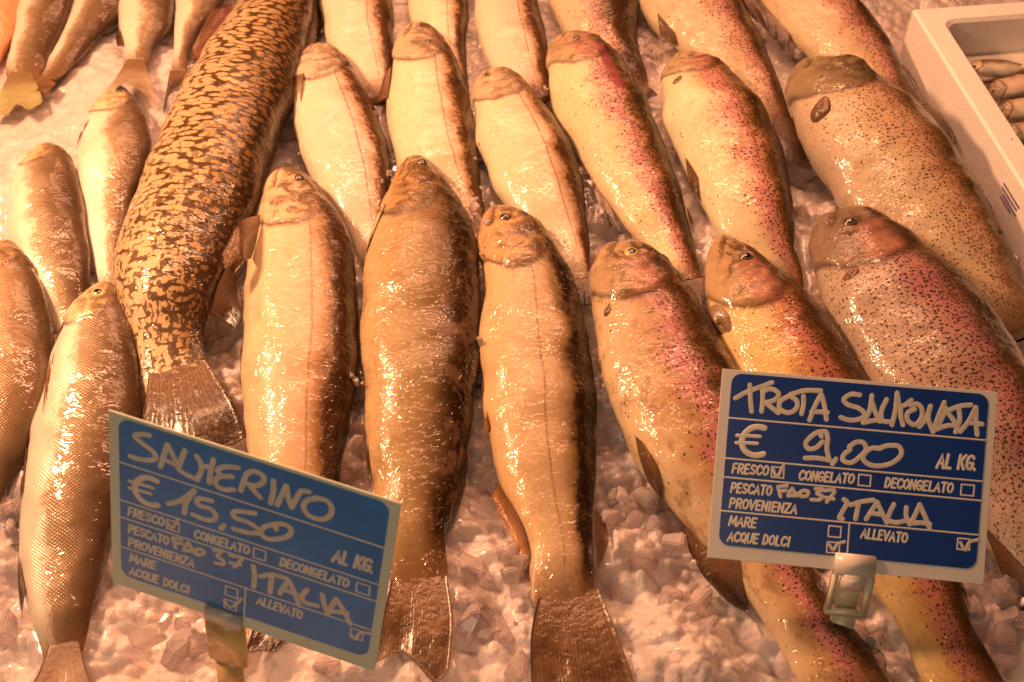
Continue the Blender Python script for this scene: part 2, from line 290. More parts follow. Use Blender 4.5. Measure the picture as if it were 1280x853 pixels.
# ------------------------------------------------------------------ fish builder
def fish(name, st, mat, label, cat, group, flip=1, thick=.55, lift=(.012, 0., 0.), head=.17, roll=0., fins=(), tail=None, eye=None, eye_r=5, eye_mat=None, gillh=1., off=0., keel=1.0, plump=.74, gill_px=None, tongue=.955):
    st = [tuple(s) if len(s) == 4 else (s[0], s[1], s[0], s[1]) for s in st]
    n0 = len(st); cen = np.array([((a + c) / 2, (b + d) / 2) for a, b, c, d in st])
    L = np.array([at(a, b, .03) for a, b, c, d in st]); R = np.array([at(c, d, .03) for a, b, c, d in st])
    h0 = .5 * np.linalg.norm(R - L, axis=1); u0 = np.linspace(0, 1, n0)
    seg = np.r_[0, np.cumsum(np.linalg.norm(np.diff((L + R) / 2, axis=0), axis=1))]; a0 = seg / seg[-1]
    lf = np.interp(a0, np.linspace(0, 1, len(lift)), lift)
    hs = np.interp(a0, a0, h0); hs[0] = h0[1] * .8
    if tail: lf = lf + .007 * sstep(.72, 1., a0)
    zc = plump * thick * hs + lf
    Lw = np.array([at(s[0], s[1], z) for s, z in zip(st, zc)]); Rw = np.array([at(s[2], s[3], z) for s, z in zip(st, zc)])
    Mw = (Lw + Rw) / 2
    T0 = np.gradient(Mw, axis=0); T0[:, 2] = 0; T0 /= np.linalg.norm(T0, axis=1)[:, None]
    sd0 = np.stack([-T0[:, 1], T0[:, 0], 0 * T0[:, 0]], 1)       # up x T : right of the picture
    hw = np.abs(((Rw - Lw) * sd0).sum(1)) / 2
    s0 = np.r_[0, np.cumsum(np.linalg.norm(np.diff(Mw, axis=0), axis=1))]; Ltot = s0[-1]
    n, m = 150, 72
    t = np.linspace(0, 1, n); ss = Ltot * (t * .75 + .25 * t * t) ; ss = Ltot * np.where(t < .25, (t / .25) ** 1.5 * .16, .16 + (t - .25) / .75 * .84)
    Ms = np.stack([pchip(s0, Mw[:, k], ss) for k in range(3)], 1)
    for _ in range(6): Ms[1:-1] = .5 * Ms[1:-1] + .25 * (Ms[2:] + Ms[:-2])
    hh = pchip(s0, hw, ss); s1, r1 = s0[1], hw[1]
    near = ss < s1; hh[near] = r1 * (ss[near] / s1) ** .68
    for _ in range(3): hh[3:-1] = .5 * hh[3:-1] + .25 * (hh[4:] + hh[2:-2])
    hh[0] = 0
    th = hh * np.interp(ss / Ltot, [0, .05, .2, .7, 1], [.85, .80, thick / .55 * .60, thick, thick * .7])
    th[0] = 0
    if tail: th *= 1 - .97 * sstep(.88, .995, ss / Ltot); hh *= np.sqrt(1 - .97 * np.clip((ss / Ltot - tongue) / (1.0001 - tongue), 0, 1) ** 2)
    for k, v in ((-1, .25), (-2, .8)): hh[k] *= v ** .35; th[k] *= v
    T = np.gradient(Ms, axis=0); T /= np.linalg.norm(T, axis=1)[:, None]
    up = np.array([0, 0, 1.]) - T[:, 2:3] * T; up /= np.linalg.norm(up, axis=1)[:, None]
    sd = np.cross(up, T) * 1.0
    q = np.linspace(-math.pi, math.pi, m, endpoint=False)
    dd = np.sin(q + roll) * flip                                       # -1 belly .. 1 back
    D = np.broadcast_to(dd, (n, m)); SS = np.broadcast_to(ss[:, None], (n, m)); HL = head * Ltot
    hcol = hh[:, None] + 0 * D
    if gill_px:
        V0 = Ms[:, None, :] + (hh[:, None] * np.sin(q))[..., None] * sd[:, None, :] + (th[:, None] * np.cos(q))[..., None] * up[:, None, :]
        pv = proj(V0); di = np.hypot(pv[..., 0] - gill_px[0], pv[..., 1] - gill_px[1]) + 1e3 * (np.cos(q) < 0)[None]
        i_, j_ = np.unravel_index(di.argmin(), di.shape); HL = ss[i_] / 1.02; HL = float(HL)
    edge = HL * (1.03 - .46 * np.abs(D - .02) ** 2.2 - .15 * D + .05 * (vnoise(D * 5 + len(label), SS * 0, 12) - .5))
    x = (SS - edge) / HL
    topm = sstep(-.25, .15, np.cos(q))[None, :]; backfade = 1 - sstep(.50, .80, D)
    bump = np.where(x < 0, sstep(-.55, -.05, x) * (1 - sstep(-.045, 0, x)), 0) * .055 * hcol * gillh * topm * backfade
    pre = (SS - HL * (.66 - .2 * D * D)) / HL
    bump += np.where(pre < 0, sstep(-.25, -.04, pre) * (1 - sstep(-.05, 0.02, pre)), 0) * .03 * hcol * gillh * topm
    md = -.12 - .55 * np.clip(SS / (.5 * HL), 0, 1.2)
    mouth = np.exp(-((D - md) / .095) ** 2) * (1 - sstep(.36, .48, SS / HL)) * topm * (gillh > 0)
    bump -= mouth * .16 * hcol
    hz = np.maximum(1 - SS / (HL * 1.05), 0) ** .5 * (gillh > 0)
    bump += hz * ((vnoise(SS / HL * 5 + off, D * 3 + 9, 21) - .5) * .10 + (vnoise(SS / HL * 14 + off, D * 9 + 9, 22) - .5) * .05) * hcol * topm
    bump += np.exp(-((D - .42) / .2) ** 2 - ((SS / HL - .38) / .16) ** 2) * .06 * hcol * (gillh > 0)
    # soft body irregularity
    sg = off * 7 + hash(name + label) % 97 * 0 + len(label) * 3.1
    bump += (vnoise(SS * 38 + sg, q[None, :] * 1.4 + 9 + 0 * SS, 3) - .5) * .08 * hcol + (vnoise(SS * 110 + sg, q[None, :] * 4 + 40 + 0 * SS, 4) - .5) * .022 * hcol
    gill = np.exp(-((x - .005) / .030) ** 2) * topm * (gillh > 0) * backfade + .55 * np.exp(-((pre - .01) / .03) ** 2) * topm * sstep(-.9, -.3, D) * (gillh > 0)
    headm = (1 - sstep(-.06, .02, x)) * (1 - .75 * sstep(.40, .80, D) * sstep(.25, .7, SS / HL))
    cheek = sstep(-.40, -.15, D) * (1 - sstep(.15, .42, D)) * sstep(-.55, -.40, x) * (1 - sstep(-.05, .0, x))
    cq, sq = np.cos(q), np.sin(q)
    px_ = np.sign(sq) * np.abs(sq) ** .93; pz_ = np.sign(cq) * np.abs(cq) ** keel
    V = Ms[:, None, :] + (hh[:, None] * px_[None])[..., None] * sd[:, None, :] + (th[:, None] * pz_[None])[..., None] * up[:, None, :]
    nr = sq[None, :, None] * sd[:, None, :] + cq[None, :, None] * up[:, None, :]
    V = V + nr * bump[..., None]
    mean_h = np.convolve(np.pad(hh, 10, 'edge'), np.ones(21) / 21, 'valid')
    mean_h = .5 * mean_h + .5 * hh.max()
    U = np.stack([SS + off, (q[None, :] * mean_h[:, None] * .85) + off * 2], -1)
    # duplicate the seam column so the pattern does not smear on the underside
    V2 = np.concatenate([V, V[:, :1]], 1); U2 = np.concatenate([U, np.stack([SS[:, :1] + off, math.pi * mean_h[:, None] * .85 + off * 2], -1)], 1)
    ext = lambda A: np.concatenate([A, A[:, :1]], 1).ravel()
    P = V2.reshape(-1, 3)
    base = empty(name, (Ms[n // 2][0], Ms[n // 2][1], 0)); tag(base, label, cat, group)
    faces = [(a, b, c, d) for (a, b, c, d) in grid_faces(n, m + 1, False)]
    body = mesh_obj('body', P, faces, mat, base, uv=U2.reshape(-1, 2),
                    attrs=dict(along=ext(SS / Ltot), dorsal=ext(D + 0 * SS), headm=ext(headm), gill=ext(np.clip(gill, 0, 1)), mouth=ext(np.clip(mouth, 0, 1)), cheek=ext(cheek)))
    LYING.append(V[:, np.abs(np.abs(q) - math.pi / 2) < .35].reshape(-1, 3)); LYING.append(Ms + 0.)
    for w_ in np.linspace(-.9, .9, 25): LYING.append(Ms + sd * (hh * w_)[:, None])
    upper = V[:, np.cos(q) > -.05].reshape(-1, 3); nup = np.broadcast_to(nr, V.shape)[:, np.cos(q) > -.05].reshape(-1, 3); pj = proj(upper)
    def snap(x, y, *zz, lift_=.0012):
        if zz: return at(x, y, zz[0]), None
        dist = np.hypot(pj[:, 0] - x, pj[:, 1] - y); k = dist.argmin()
        if dist[k] < 5: return upper[k] + nup[k] * lift_, nup[k]
        cj = proj(Ms); k = np.hypot(cj[:, 0] - x, cj[:, 1] - y).argmin()
        return at(x, y, max(.006, Ms[k][2] * .75)), np.array([0, 0, 1.])
    def add_fin(kind, rows, fm):
        fin_mesh(kind, [[snap(*p)[0] for p in r] for r in rows], fm, base)
    for kind, fm, rows in fins:
        if rows[0] == 'pad':
            _, cx, cy, rx, ry, an = rows; p, nn = snap(cx, cy, lift_=0.); e1 = np.array([math.cos(math.radians(an)), -math.sin(math.radians(an)), 0]); e1 -= nn * (e1 @ nn); e1 /= np.linalg.norm(e1); e2 = np.cross(nn, e1)
            k_ = pxm(p[2], cy); Vp = []; NR, NS = 9, 28
            for i in range(NR):
                tt = math.pi / 2 * i / (NR - 1)
                for j in range(NS):
                    w_ = 2 * math.pi * j / NS; sq_ = 1 - .35 * max(0, math.cos(w_)) 
                    Vp.append(p - nn * .0012 + e1 * math.cos(w_) * rx * k_ * math.cos(tt) + e2 * math.sin(w_) * ry * k_ * sq_ * math.cos(tt) + nn * math.sin(tt) * ry * k_ * .42 * (1.2 - .5 * math.cos(w_)))
            mesh_obj(kind, Vp, grid_faces(NR, NS, True), fm, base, uv=[((j % NS) / NS, .2) for j in range(NR * NS)])
        else: add_fin(kind, rows, fm)
    if tail:
        fm, rows = tail; zt = Ms[-1][2]
        fin_mesh('tail_fin', [[at(p_[0], p_[1], p_[2] if len(p_) > 2 else max(.0135, zt * k)) for p_ in r] for r, k in zip(rows, (.97, 1.0, .8, .72))], fm, base, notch=True)
    if eye:
        p, nrm = snap(eye[0], eye[1], lift_=0.); r = eye_r * pxm(.04, eye[1])
        add_eye(p, nrm, r, eye_mat or IRIS, base)
    return base
def fin_mesh(kind, rows, fm, parent, notch=False, nu=26, nv=18, thick=.0006):
    rows = [catmull(r, nv) for r in rows]
    G = np.stack([catmull([r[j] for r in rows], nu) for j in range(nv)], 1)        # nu x nv x 3
    v = np.linspace(0, 1, nv)[None, :]; u = np.linspace(0, 1, nu)[:, None]
    G[..., 2] += (np.sin(v * 46) * .0007 + (vnoise(u * 3 + v * 5, v * 4 + 3, 8) - .5) * .004) * u
    jag = (vnoise(v * 14 + rows[0][0][0] * 50, v * 0 + rows[0][0][1] * 30, 5)[0] - .6) * .10
    d = G[-1] - G[-3]; G[-1] += d * jag[:, None] * 4; G[-2] += d * jag[:, None] * 2
    nrm = np.zeros_like(G); nrm[..., 2] = 1
    LYING.append(np.stack([catmull(G[a_], 90) for a_ in range(0, nu)]).reshape(-1, 3))
    tk = thick * (1.3 - u) * np.sin(np.pi * np.clip(v, .04, .96)) ** .3
    top = G + nrm * tk[..., None]; bot = G - nrm * tk[..., None]
    P = np.concatenate([top.reshape(-1, 3), bot.reshape(-1, 3)]); f = grid_faces(nu, nv, False); o = nu * nv
    F = f + [tuple(o + k for k in reversed(q)) for q in f]
    rim = [i * nv for i in range(nu)] + [(nu - 1) * nv + j for j in range(1, nv)] + [i * nv + nv - 1 for i in range(nu - 2, -1, -1)] + [j for j in range(nv - 2, 0, -1)]
    for a, b in zip(rim, rim[1:] + rim[:1]): F.append((a, o + a, o + b, b))
    UV = np.stack([np.broadcast_to(v, (nu, nv)), np.broadcast_to(u, (nu, nv))], -1).reshape(-1, 2)
    return mesh_obj(kind, P, F, fm, parent, uv=np.concatenate([UV, UV]))
def dome(p, nrm, r, hgt, seg=24, rings=8, squash=1.):
    nrm = nrm / np.linalg.norm(nrm); a = np.cross(nrm, [1, 0, 0.1]); a /= np.linalg.norm(a); b = np.cross(nrm, a)
    V = []; 
    for i in range(rings):
        t = math.pi / 2 * i / (rings - 1) if i < rings - 1 else math.pi / 2
        for j in range(seg):
            w = 2 * math.pi * j / seg; V.append(p + a * math.cos(w) * r * math.cos(t) * squash + b * math.sin(w) * r * math.cos(t) + nrm * math.sin(t) * hgt)
    return V, grid_faces(rings, seg, True)
def add_eye(p, nrm, r, em, parent):
    v, f = dome(p - nrm * r * .12, nrm, r * 1.05, r * .60); e = mesh_obj('eye', v, f, em, parent)
    v, f = dome(p + nrm * r * .30, nrm, r * .60, r * .22); pu = mesh_obj('pupil', v, f, PUP, e)
    pu.parent = e; pu.matrix_parent_inverse = e.matrix_world.inverted() if False else __import__('mathutils').Matrix.Identity(4)
    return e

# ------------------------------------------------------------------ ice bed
ICE = None
def ice_mat(name, trans, sss):
    q = N(name); o = q.obj(); n = q.noise(o, 55., 4., .6); n2 = q.noise(o, 350., 3., .6)
    c = q.mix(q.ss(n, .3, .7), (.95, .79, .75), (.98, .88, .86))
    return q.set(Base_Color=c, Roughness=q.ss(n2, .35, .65, .04, .22), IOR=1.31, Transmission_Weight=trans, Subsurface_Weight=sss, Subsurface_Radius=(.006, .004, .003), Subsurface_Scale=1.,
                 Normal=q.bump(q.m('ADD', q.m('MULTIPLY', n2, .0010), q.m('MULTIPLY', q.noise(o, 1100., 2.), .00025)), 1.), Specular_IOR_Level=.6, Coat_Weight=.6, Coat_Roughness=.04)
ICE = ice_mat('ice', .45, .25); SHARD = ice_mat('ice_shard', .74, .16)
def cells(X, Y, size, seed, tilt, z):
    r = np.random.default_rng(seed); K = 128
    jx, jy, jz, ta, tb = r.random((K, K)), r.random((K, K)), r.random((K, K)), r.normal(0, tilt, (K, K)), r.normal(0, tilt, (K, K))
    gx, gy = np.floor(X / size).astype(int), np.floor(Y / size).astype(int); best = np.full(X.shape, -9.)
    for a in (-2, -1, 0, 1, 2):
        for b in (-2, -1, 0, 1, 2):
            i, j = (gx + a) % K, (gy + b) % K; cx = (gx + a + jx[i, j]) * size; cy = (gy + b + jy[i, j]) * size
            dx, dy = X - cx, Y - cy
            hgt = jz[i, j] * z + ta[i, j] * dx + tb[i, j] * dy - .50 * (dx * dx + dy * dy) / size
            best = np.maximum(best, hgt)
    return best
def ground_h(X, Y):
    near = sstep(.30, -.05, Y)
    h = cells(X, Y, .030, 1, .36, .008) * (.25 + .75 * near) + cells(X + .3, Y, .013, 2, .42, .0042) * (.3 + .7 * near) + cells(X, Y + .2, .0062, 3, .40, .0018) * (.55 + .45 * near)
    h += (vnoise(X * 9 + 5, Y * 9 + 8, 6) - .5) * .020
    return h - .0085
LYING = []          # points of everything that lies on the ice: the bed is pressed down under them
# ------------------------------------------------------------------ the fish
GC, GT, GW = 'char laid out on the ice', 'trout laid out on the ice', 'whitefish laid out on the ice'
LF = (.020, .004, 0.); LM = (.016, .002, 0.)
# back row
fish('char_fish', [(425, -80), (405, -40, 470, -45), (400, 0, 490, 0), (406, 50, 495, 50), (430, 90, 496, 90), (455, 130, 490, 130)], M['char'], 'pink char in the back row next to the pike, cut by the top edge', 'fish', GC, off=.3)
fish('char_fish', [(545, -90), (512, -50, 580, -50), (510, 0, 586, 0), (520, 50, 584, 50), (545, 100, 586, 100), (570, 140, 590, 140)], M['char_cream'], 'narrow char in the back row directly above the head with a dark cheek', 'fish', GC, off=.6)
fish('char_fish', [(620, -90), (595, -50, 655, -50), (592, 0, 672, 0), (598, 50, 684, 50), (625, 95, 690, 95), (660, 130, 692, 130)], M['char'], 'rightmost char of the back row, beside the dark backed trout', 'fish', GC, off=.9)
fish('trout', [(710, -100), (680, -50, 770, -50), (686, 0, 797, 0), (705, 35, 800, 35), (745, 70, 803, 70), (775, 100, 812, 100), (800, 118, 815, 114)], M['trout_back'], 'dark backed trout at the top, between the char and the blotched trout', 'fish', GT, off=1.2, roll=.45,
     tail=(FD, [[(798, 112), (814, 110)], [(806, 125), (822, 120)]]))
fish('trout', [(830, -110), (780, -50, 905, -60), (795, 0, 928, 0), (830, 40, 950, 40), (870, 75, 966, 75), (905, 105, 977, 105), (940, 140, 988, 140), (965, 165, 996, 165)], M['trout_back'], 'long pale trout in the back row whose dark tail lies left of the olive trout', 'fish', GT, off=1.5,
     fins=[('pelvic_fin', FB, [[(822, 18), (846, 42)], [(826, 50), (844, 60)]]), ('dorsal_fin', FD, [[(922, -10), (950, 14)], [(938, 22), (962, 42)]])], tail=(FD, [[(968, 148), (994, 148)], [(962, 182), (985, 185), (1004, 178)], [(966, 206), (992, 204), (1014, 214)]]))
fish('trout', [(985, -100), (930, -50, 1040, -60), (950, 0, 1068, 0), (985, 40, 1100, 36), (1030, 78, 1125, 75), (1075, 110, 1143, 110), (1115, 140, 1160, 138)], M['trout_back'], 'trout in the back row nearest the white foam box', 'fish', GT, off=1.8,
     fins=[('pelvic_fin', FD, [[(955, 10), (988, 42)], [(962, 42), (986, 66)]]), ('adipose_fin', FD, [[(1126, 82), (1145, 112)], [(1138, 90), (1149, 112)]])], tail=(FD, [[(1118, 135), (1160, 130)], [(1140, 165), (1182, 150)], [(1160, 190), (1196, 180)]]))
# middle row
fish('char_fish', [(396, 57), (376, 76, 423, 66), (365, 105, 448, 100), (366, 145, 470, 143), (374, 185, 486, 180), (390, 225, 492, 215), (412, 260, 490, 255), (440, 300, 486, 300), (455, 340, 490, 345)], M['char'], 'pink char in the middle row beside the pike, pale grey fin at its cheek', 'fish', GC, gill_px=(405, 95), lift=LM, off=2.1, head=.15,
     fins=[('pectoral_fin', FG, [[(380, 92), (366, 100)], [(378, 128), (366, 132)]])])
fish('char_fish', [(522, 30), (500, 46, 546, 42), (491, 80, 570, 76), (485, 120, 584, 118), (485, 160, 594, 160), (493, 200, 603, 200), (520, 235, 606, 230), (555, 270, 608, 265), (580, 310, 612, 310)], M['char_patch'], 'cream char in the middle row with a dark patch on its head', 'fish', GC, gill_px=(525, 74), lift=LM, off=2.4, head=.17,
     fins=[('pectoral_fin', FR, [[(491, 84), (486, 122)], [(482, 92), (474, 128)], [(477, 104), (470, 136)]])], eye=(537, 52), eye_r=4, eye_mat=IRISD)
fish('char_fish', [(610, 90), (591, 106, 645, 100), (590, 140, 682, 138), (596, 180, 710, 178), (612, 220, 727, 218), (640, 262, 734, 255), (675, 300, 737, 295), (705, 335, 740, 335), (722, 365, 744, 365)], M['char_torn'], 'cream char in the middle row with a torn round mark below its gill', 'fish', GC, gill_px=(630, 120), lift=LM, off=2.7, head=.17, eye=(611, 94), eye_r=4, eye_mat=IRISD,
     tail=(FD, [[(718, 350), (745, 345)], [(722, 385), (746, 382)]]))
fish('trout', [(716, 43), (690, 60, 744, 54), (685, 95, 786, 90), (690, 135, 812, 135), (712, 178, 832, 180), (740, 222, 848, 225), (770, 265, 860, 265), (803, 300, 868, 300), (830, 335, 876, 335), (855, 370, 884, 372)], M['trout'], 'trout in the middle row with a purple blotch behind its red gill', 'fish', GT, gill_px=(725, 74), lift=LM, off=3.0, head=.13, eye=(722, 47), eye_r=5, eye_mat=IRISD,
     fins=[('pelvic_fin', FD, [[(738, 228), (764, 266)], [(748, 258), (772, 284)], [(757, 280), (779, 292)]]), ('adipose_fin', FB, [[(856, 260), (862, 288)], [(867, 276), (866, 295)]])],
     tail=(FD, [[(850, 352), (886, 345)], [(858, 378), (890, 372)], [(864, 400), (892, 390)]]))
fish('trout', [(860, 66), (836, 86, 886, 78), (827, 125, 930, 110), (834, 165, 962, 155), (852, 205, 978, 195), (872, 245, 988, 235), (895, 285, 996, 275), (930, 320, 1000, 310), (970, 348, 1003, 340), (988, 368, 1006, 364)], M['trout_rosy'], 'rosy trout in the middle row, its belly over the head of the yellow trout', 'fish', GT, gill_px=(862, 88), lift=LM, off=3.3, head=.11, eye=(864, 70), eye_r=4, eye_mat=IRISD,
     fins=[('pelvic_fin', FB, [[(858, 198), (872, 222)], [(862, 236), (877, 252)]]), ('pectoral_fin', FB, ('pad', 846, 101, 9, 6, -40))])
fish('trout', [(1022, 84), (992, 100, 1055, 87), (988, 130, 1098, 108), (1000, 170, 1140, 138), (1022, 210, 1175, 172), (1055, 255, 1208, 215), (1095, 300, 1238, 268), (1140, 345, 1264, 318), (1190, 390, 1290, 370), (1240, 430, 1312, 420)], M['trout_olive'], 'thick olive trout beside the foam box with a dark round fin near its gill', 'fish', GT, gill_px=(1040, 115), lift=LM, off=3.6, head=.13,
     fins=[('pectoral_fin', FB, ('pad', 1027, 138, 20, 14, -50)), ('dorsal_fin', FD, [[(1205, 215), (1250, 292)], [(1222, 228), (1256, 298)]])])
# front row
fish('char_fish', [(352, 212), (330, 232, 385, 226), (326, 262, 412, 258), (318, 300, 436, 296), (305, 370, 448, 365), (302, 440, 450, 440), (303, 510, 440, 510), (312, 570, 430, 575), (325, 640, 418, 640), (330, 720, 392, 725), (322, 780, 366, 780)], M['char_front'], 'pale char in the front row with a raised side fin, next to the pike', 'fish', GC, gill_px=(370, 275), lift=LF, off=3.9, head=.125, eye=(376, 222), eye_r=6.5, eye_mat=IRISD,
     fins=[('pectoral_fin', FB, [[(328, 270), (322, 300), (316, 322)], [(298, 281, .066), (300, 304, .064), (304, 330, .058)], [(277, 316, .064), (281, 336, .060), (292, 346, .054)]]), ('pelvic_fin', FB, [[(306, 428), (303, 492)], [(300, 440), (300, 497)]])],
     tail=(FD, [[(320, 772), (368, 772)], [(312, 800), (360, 798)], [(306, 815), (348, 815)]]))
fish('char_fish', [(518, 193), (499, 213, 541, 207), (484, 250, 568, 242), (464, 298, 592, 292), (453, 345, 600, 348), (451, 420, 602, 425), (456, 500, 594, 500), (462, 580, 580, 583), (470, 650, 562, 650), (484, 705, 560, 710), (486, 745, 563, 745)], M['char_dark'], 'dark olive brown char in the middle of the front row', 'fish', GC, gill_px=(525, 260), lift=LF, off=4.2, head=.15, roll=.25, eye=(527, 203), eye_r=6.5, eye_mat=IRISD,
     fins=[('dorsal_fin', FD, [[(574, 552), (560, 655)], [(584, 570), (583, 605), (566, 655)]]), ('pectoral_fin', FD, [[(484, 256), (466, 300)], [(474, 270), (458, 320)]]), ('pelvic_fin', FD, [[(461, 555), (468, 625)], [(455, 575), (466, 634)]])],
     tail=(FB, [[(494, 706), (556, 706)], [(480, 768), (525, 775), (566, 770)], [(470, 828), (498, 815), (520, 830), (545, 855), (562, 838)]]))
fish('char_fish', [(616, 259), (600, 279, 648, 268), (597, 310, 692, 306), (603, 345, 715, 348), (602, 390, 730, 393), (597, 435, 738, 434), (602, 475, 744, 475), (608, 530, 745, 530), (622, 600, 744, 590), (640, 645, 743, 640), (660, 690, 743, 690), (665, 745, 745, 745), (666, 775, 755, 768)], M['char_ochre'], 'ochre char with dark back and whole fan tail in the centre of the ice', 'fish', GC, gill_px=(650, 328), lift=LF, off=4.5, head=.14, eye=(632, 272), eye_r=7.5, eye_mat=IRISD,
     fins=[('anal_fin', FO, [[(624, 602), (650, 650), (664, 692)], [(618, 612), (640, 660), (660, 708)], [(613, 616), (634, 664), (657, 709)]]), ('adipose_fin', FB, [[(743, 638), (744, 690)], [(757, 652), (761, 676), (748, 712)]]), ('pectoral_fin', FG, [[(606, 328), (602, 340)], [(599, 372), (597, 380)]]), ('pelvic_fin', FO, [[(606, 475), (613, 535)], [(602, 490), (606, 548)]])],
     tail=(FB, [[(676, 735), (746, 733)], [(664, 792), (712, 800), (768, 785)], [(664, 862), (700, 866), (740, 882), (794, 856)]]))
fish('trout', [(778, 307), (750, 327, 806, 311), (739, 350, 832, 333), (738, 385, 866, 370), (745, 430, 896, 420), (757, 480, 925, 470), (772, 530, 950, 520), (803, 585, 975, 570), (838, 625, 990, 615), (868, 660, 1000, 660), (905, 705, 1014, 700), (955, 775, 1046, 765), (995, 850, 1100, 835), (1040, 930, 1140, 905)], M['trout_front'], 'rainbow trout in the front row with a yellow ringed eye and pink stripe', 'fish', GT, gill_px=(800, 368), lift=LF, off=4.8, head=.125, eye=(792, 316), eye_r=9,
     fins=[('pelvic_fin', FB, [[(797, 548), (808, 556)], [(803, 575), (821, 580)], [(816, 605), (830, 606)], [(829, 622), (833, 624)]]), ('anal_fin', FD, [[(850, 652), (880, 682), (925, 700)], [(862, 690), (890, 730), (936, 762)], [(868, 700), (900, 745), (938, 770)]]), ('pectoral_fin', FB, ('pad', 761, 388, 11, 7, -60))])
fish('trout', [(903, 294), (889, 316, 926, 304), (884, 350, 962, 335), (888, 395, 1002, 366), (905, 440, 1040, 410), (925, 490, 1085, 480), (960, 560, 1125, 540), (1000, 620, 1155, 600), (1045, 680, 1185, 660), (1095, 735, 1200, 725), (1128, 795, 1217, 790), (1153, 850, 1250, 845), (1180, 920, 1280, 910)], M['trout_yellow'], 'yellow bellied trout behind the price card with nine on it', 'fish', GT, gill_px=(945, 382), lift=(.026, .004, 0.), off=5.1, head=.125, eye=(932, 323), eye_r=9, eye_mat=IRISD,
     fins=[('pectoral_fin', FP, ('pad', 903, 404, 30, 15, 72)), ('adipose_fin', FD, [[(1190, 718), (1206, 748)], [(1202, 722), (1211, 757)]])])
fish('trout', [(1040, 272), (1016, 292, 1080, 275), (1016, 325, 1125, 298), (1026, 365, 1165, 326), (1040, 410, 1205, 360), (1072, 465, 1248, 408), (1110, 530, 1290, 475), (1160, 600, 1325, 550), (1215, 660, 1355, 630), (1270, 720, 1385, 710), (1310, 790, 1400, 780)], M['trout_lilac'], 'large spotted lilac grey trout in the front row at the right edge', 'fish', GT, gill_px=(1080, 329), lift=LF, off=5.4, head=.13, eye=(1062, 278), eye_r=9, eye_mat=IRISD,
     fins=[('pectoral_fin', FB, ('pad', 1066, 344, 14, 9, -35)), ('anal_fin', FD, [[(1232, 660), (1290, 720)], [(1250, 712), (1290, 770)], [(1262, 735), (1295, 800)]])])
# pike
fish('pike', [(420, -220), (335, -150, 415, -150), (318, -70, 402, -60), (298, 8, 390, 20), (262, 61, 376, 80), (226, 122, 360, 140), (193, 189, 338, 205), (166, 256, 317, 270), (146, 320, 289, 335), (147, 365, 268, 388), (166, 420, 257, 430), (176, 460, 259, 450), (180, 490, 272, 478), (183, 515, 290, 502)], M['pike'], 'big pike with dark marbled pattern and golden brown scales', 'fish', None, lift=(.02, .008, .004), thick=.66, tongue=.985, off=5.7, head=.0001, gillh=0,
     fins=[('anal_fin', FD, [[(281, 335), (270, 360), (262, 395)], [(296, 348), (288, 380), (276, 400)], [(304, 374), (301, 400), (294, 414)]])],
     tail=(FK, [[(188, 455), (256, 448)], [(178, 525), (230, 530), (294, 508)], [(168, 572), (230, 580), (310, 548)]]))
# whitefish at the left
fish('whitefish', [(130, 352), (108, 366, 150, 371), (80, 402, 164, 404), (66, 440, 171, 445), (55, 490, 175, 495), (40, 540, 173, 545), (29, 600, 162, 600), (25, 660, 144, 660), (28, 715, 131, 720), (38, 765, 118, 765), (52, 810, 106, 810), (58, 838, 104, 838)], M['whitefish'], 'silver whitefish with a round yellow eye, left of the tilted price card', 'fish', GW, roll=.22, gill_px=(118, 397), lift=LF, off=6.0, head=.13, eye=(123, 367), eye_r=9,
     fins=[('pectoral_fin', FO, [[(82, 404), (68, 438)], [(74, 420), (60, 480)], [(68, 440), (54, 520)]]), ('pelvic_fin', FD, [[(36, 560), (30, 612)], [(29, 580), (27, 630)]]), ('anal_fin', FD, [[(27, 695), (34, 738)], [(22, 735), (28, 772)]])],
     tail=(FM, [[(64, 800), (98, 800)], [(44, 850), (112, 848)], [(10, 890), (70, 875), (130, 888)]]))
fish('whitefish', [(8, 300), (-30, 320, 36, 338), (-50, 380, 59, 385), (-60, 440, 67, 440), (-65, 500, 63, 500), (-60, 560, 40, 560), (-50, 610, 8, 612), (-50, 680, -20, 680)], M['whitefish_dark'], 'brown whitefish cut by the left edge of the picture', 'fish', GW, lift=LF, off=6.3)
fish('whitefish', [(62, 180), (36, 198, 86, 194), (16, 222, 98, 228), (8, 260, 106, 270), (15, 310, 114, 320), (40, 360, 116, 365), (65, 400, 110, 405), (80, 440, 108, 440)], M['whitefish'], 'whitefish with shiny flank and brown back, lying behind the yellow eyed one', 'fish', GW, lift=LM, off=6.6, roll=.25)
fish('whitefish', [(150, 108), (120, 134, 172, 128), (102, 162, 187, 162), (96, 195, 188, 195), (96, 230, 180, 230), (103, 265, 168, 268), (112, 305, 160, 310), (122, 345, 154, 348), (128, 375, 150, 375)], M['whitefish'], 'small cream whitefish with its head under a forked tail, left of the pike', 'fish', GW, gill_px=(143, 134), lift=(.012, .002, 0), off=6.9, head=.16, eye=(148, 115), eye_r=4.5, eye_mat=IRISD,
     fins=[('pectoral_fin', FO, [[(112, 150), (103, 166)], [(105, 166), (97, 183)]])])
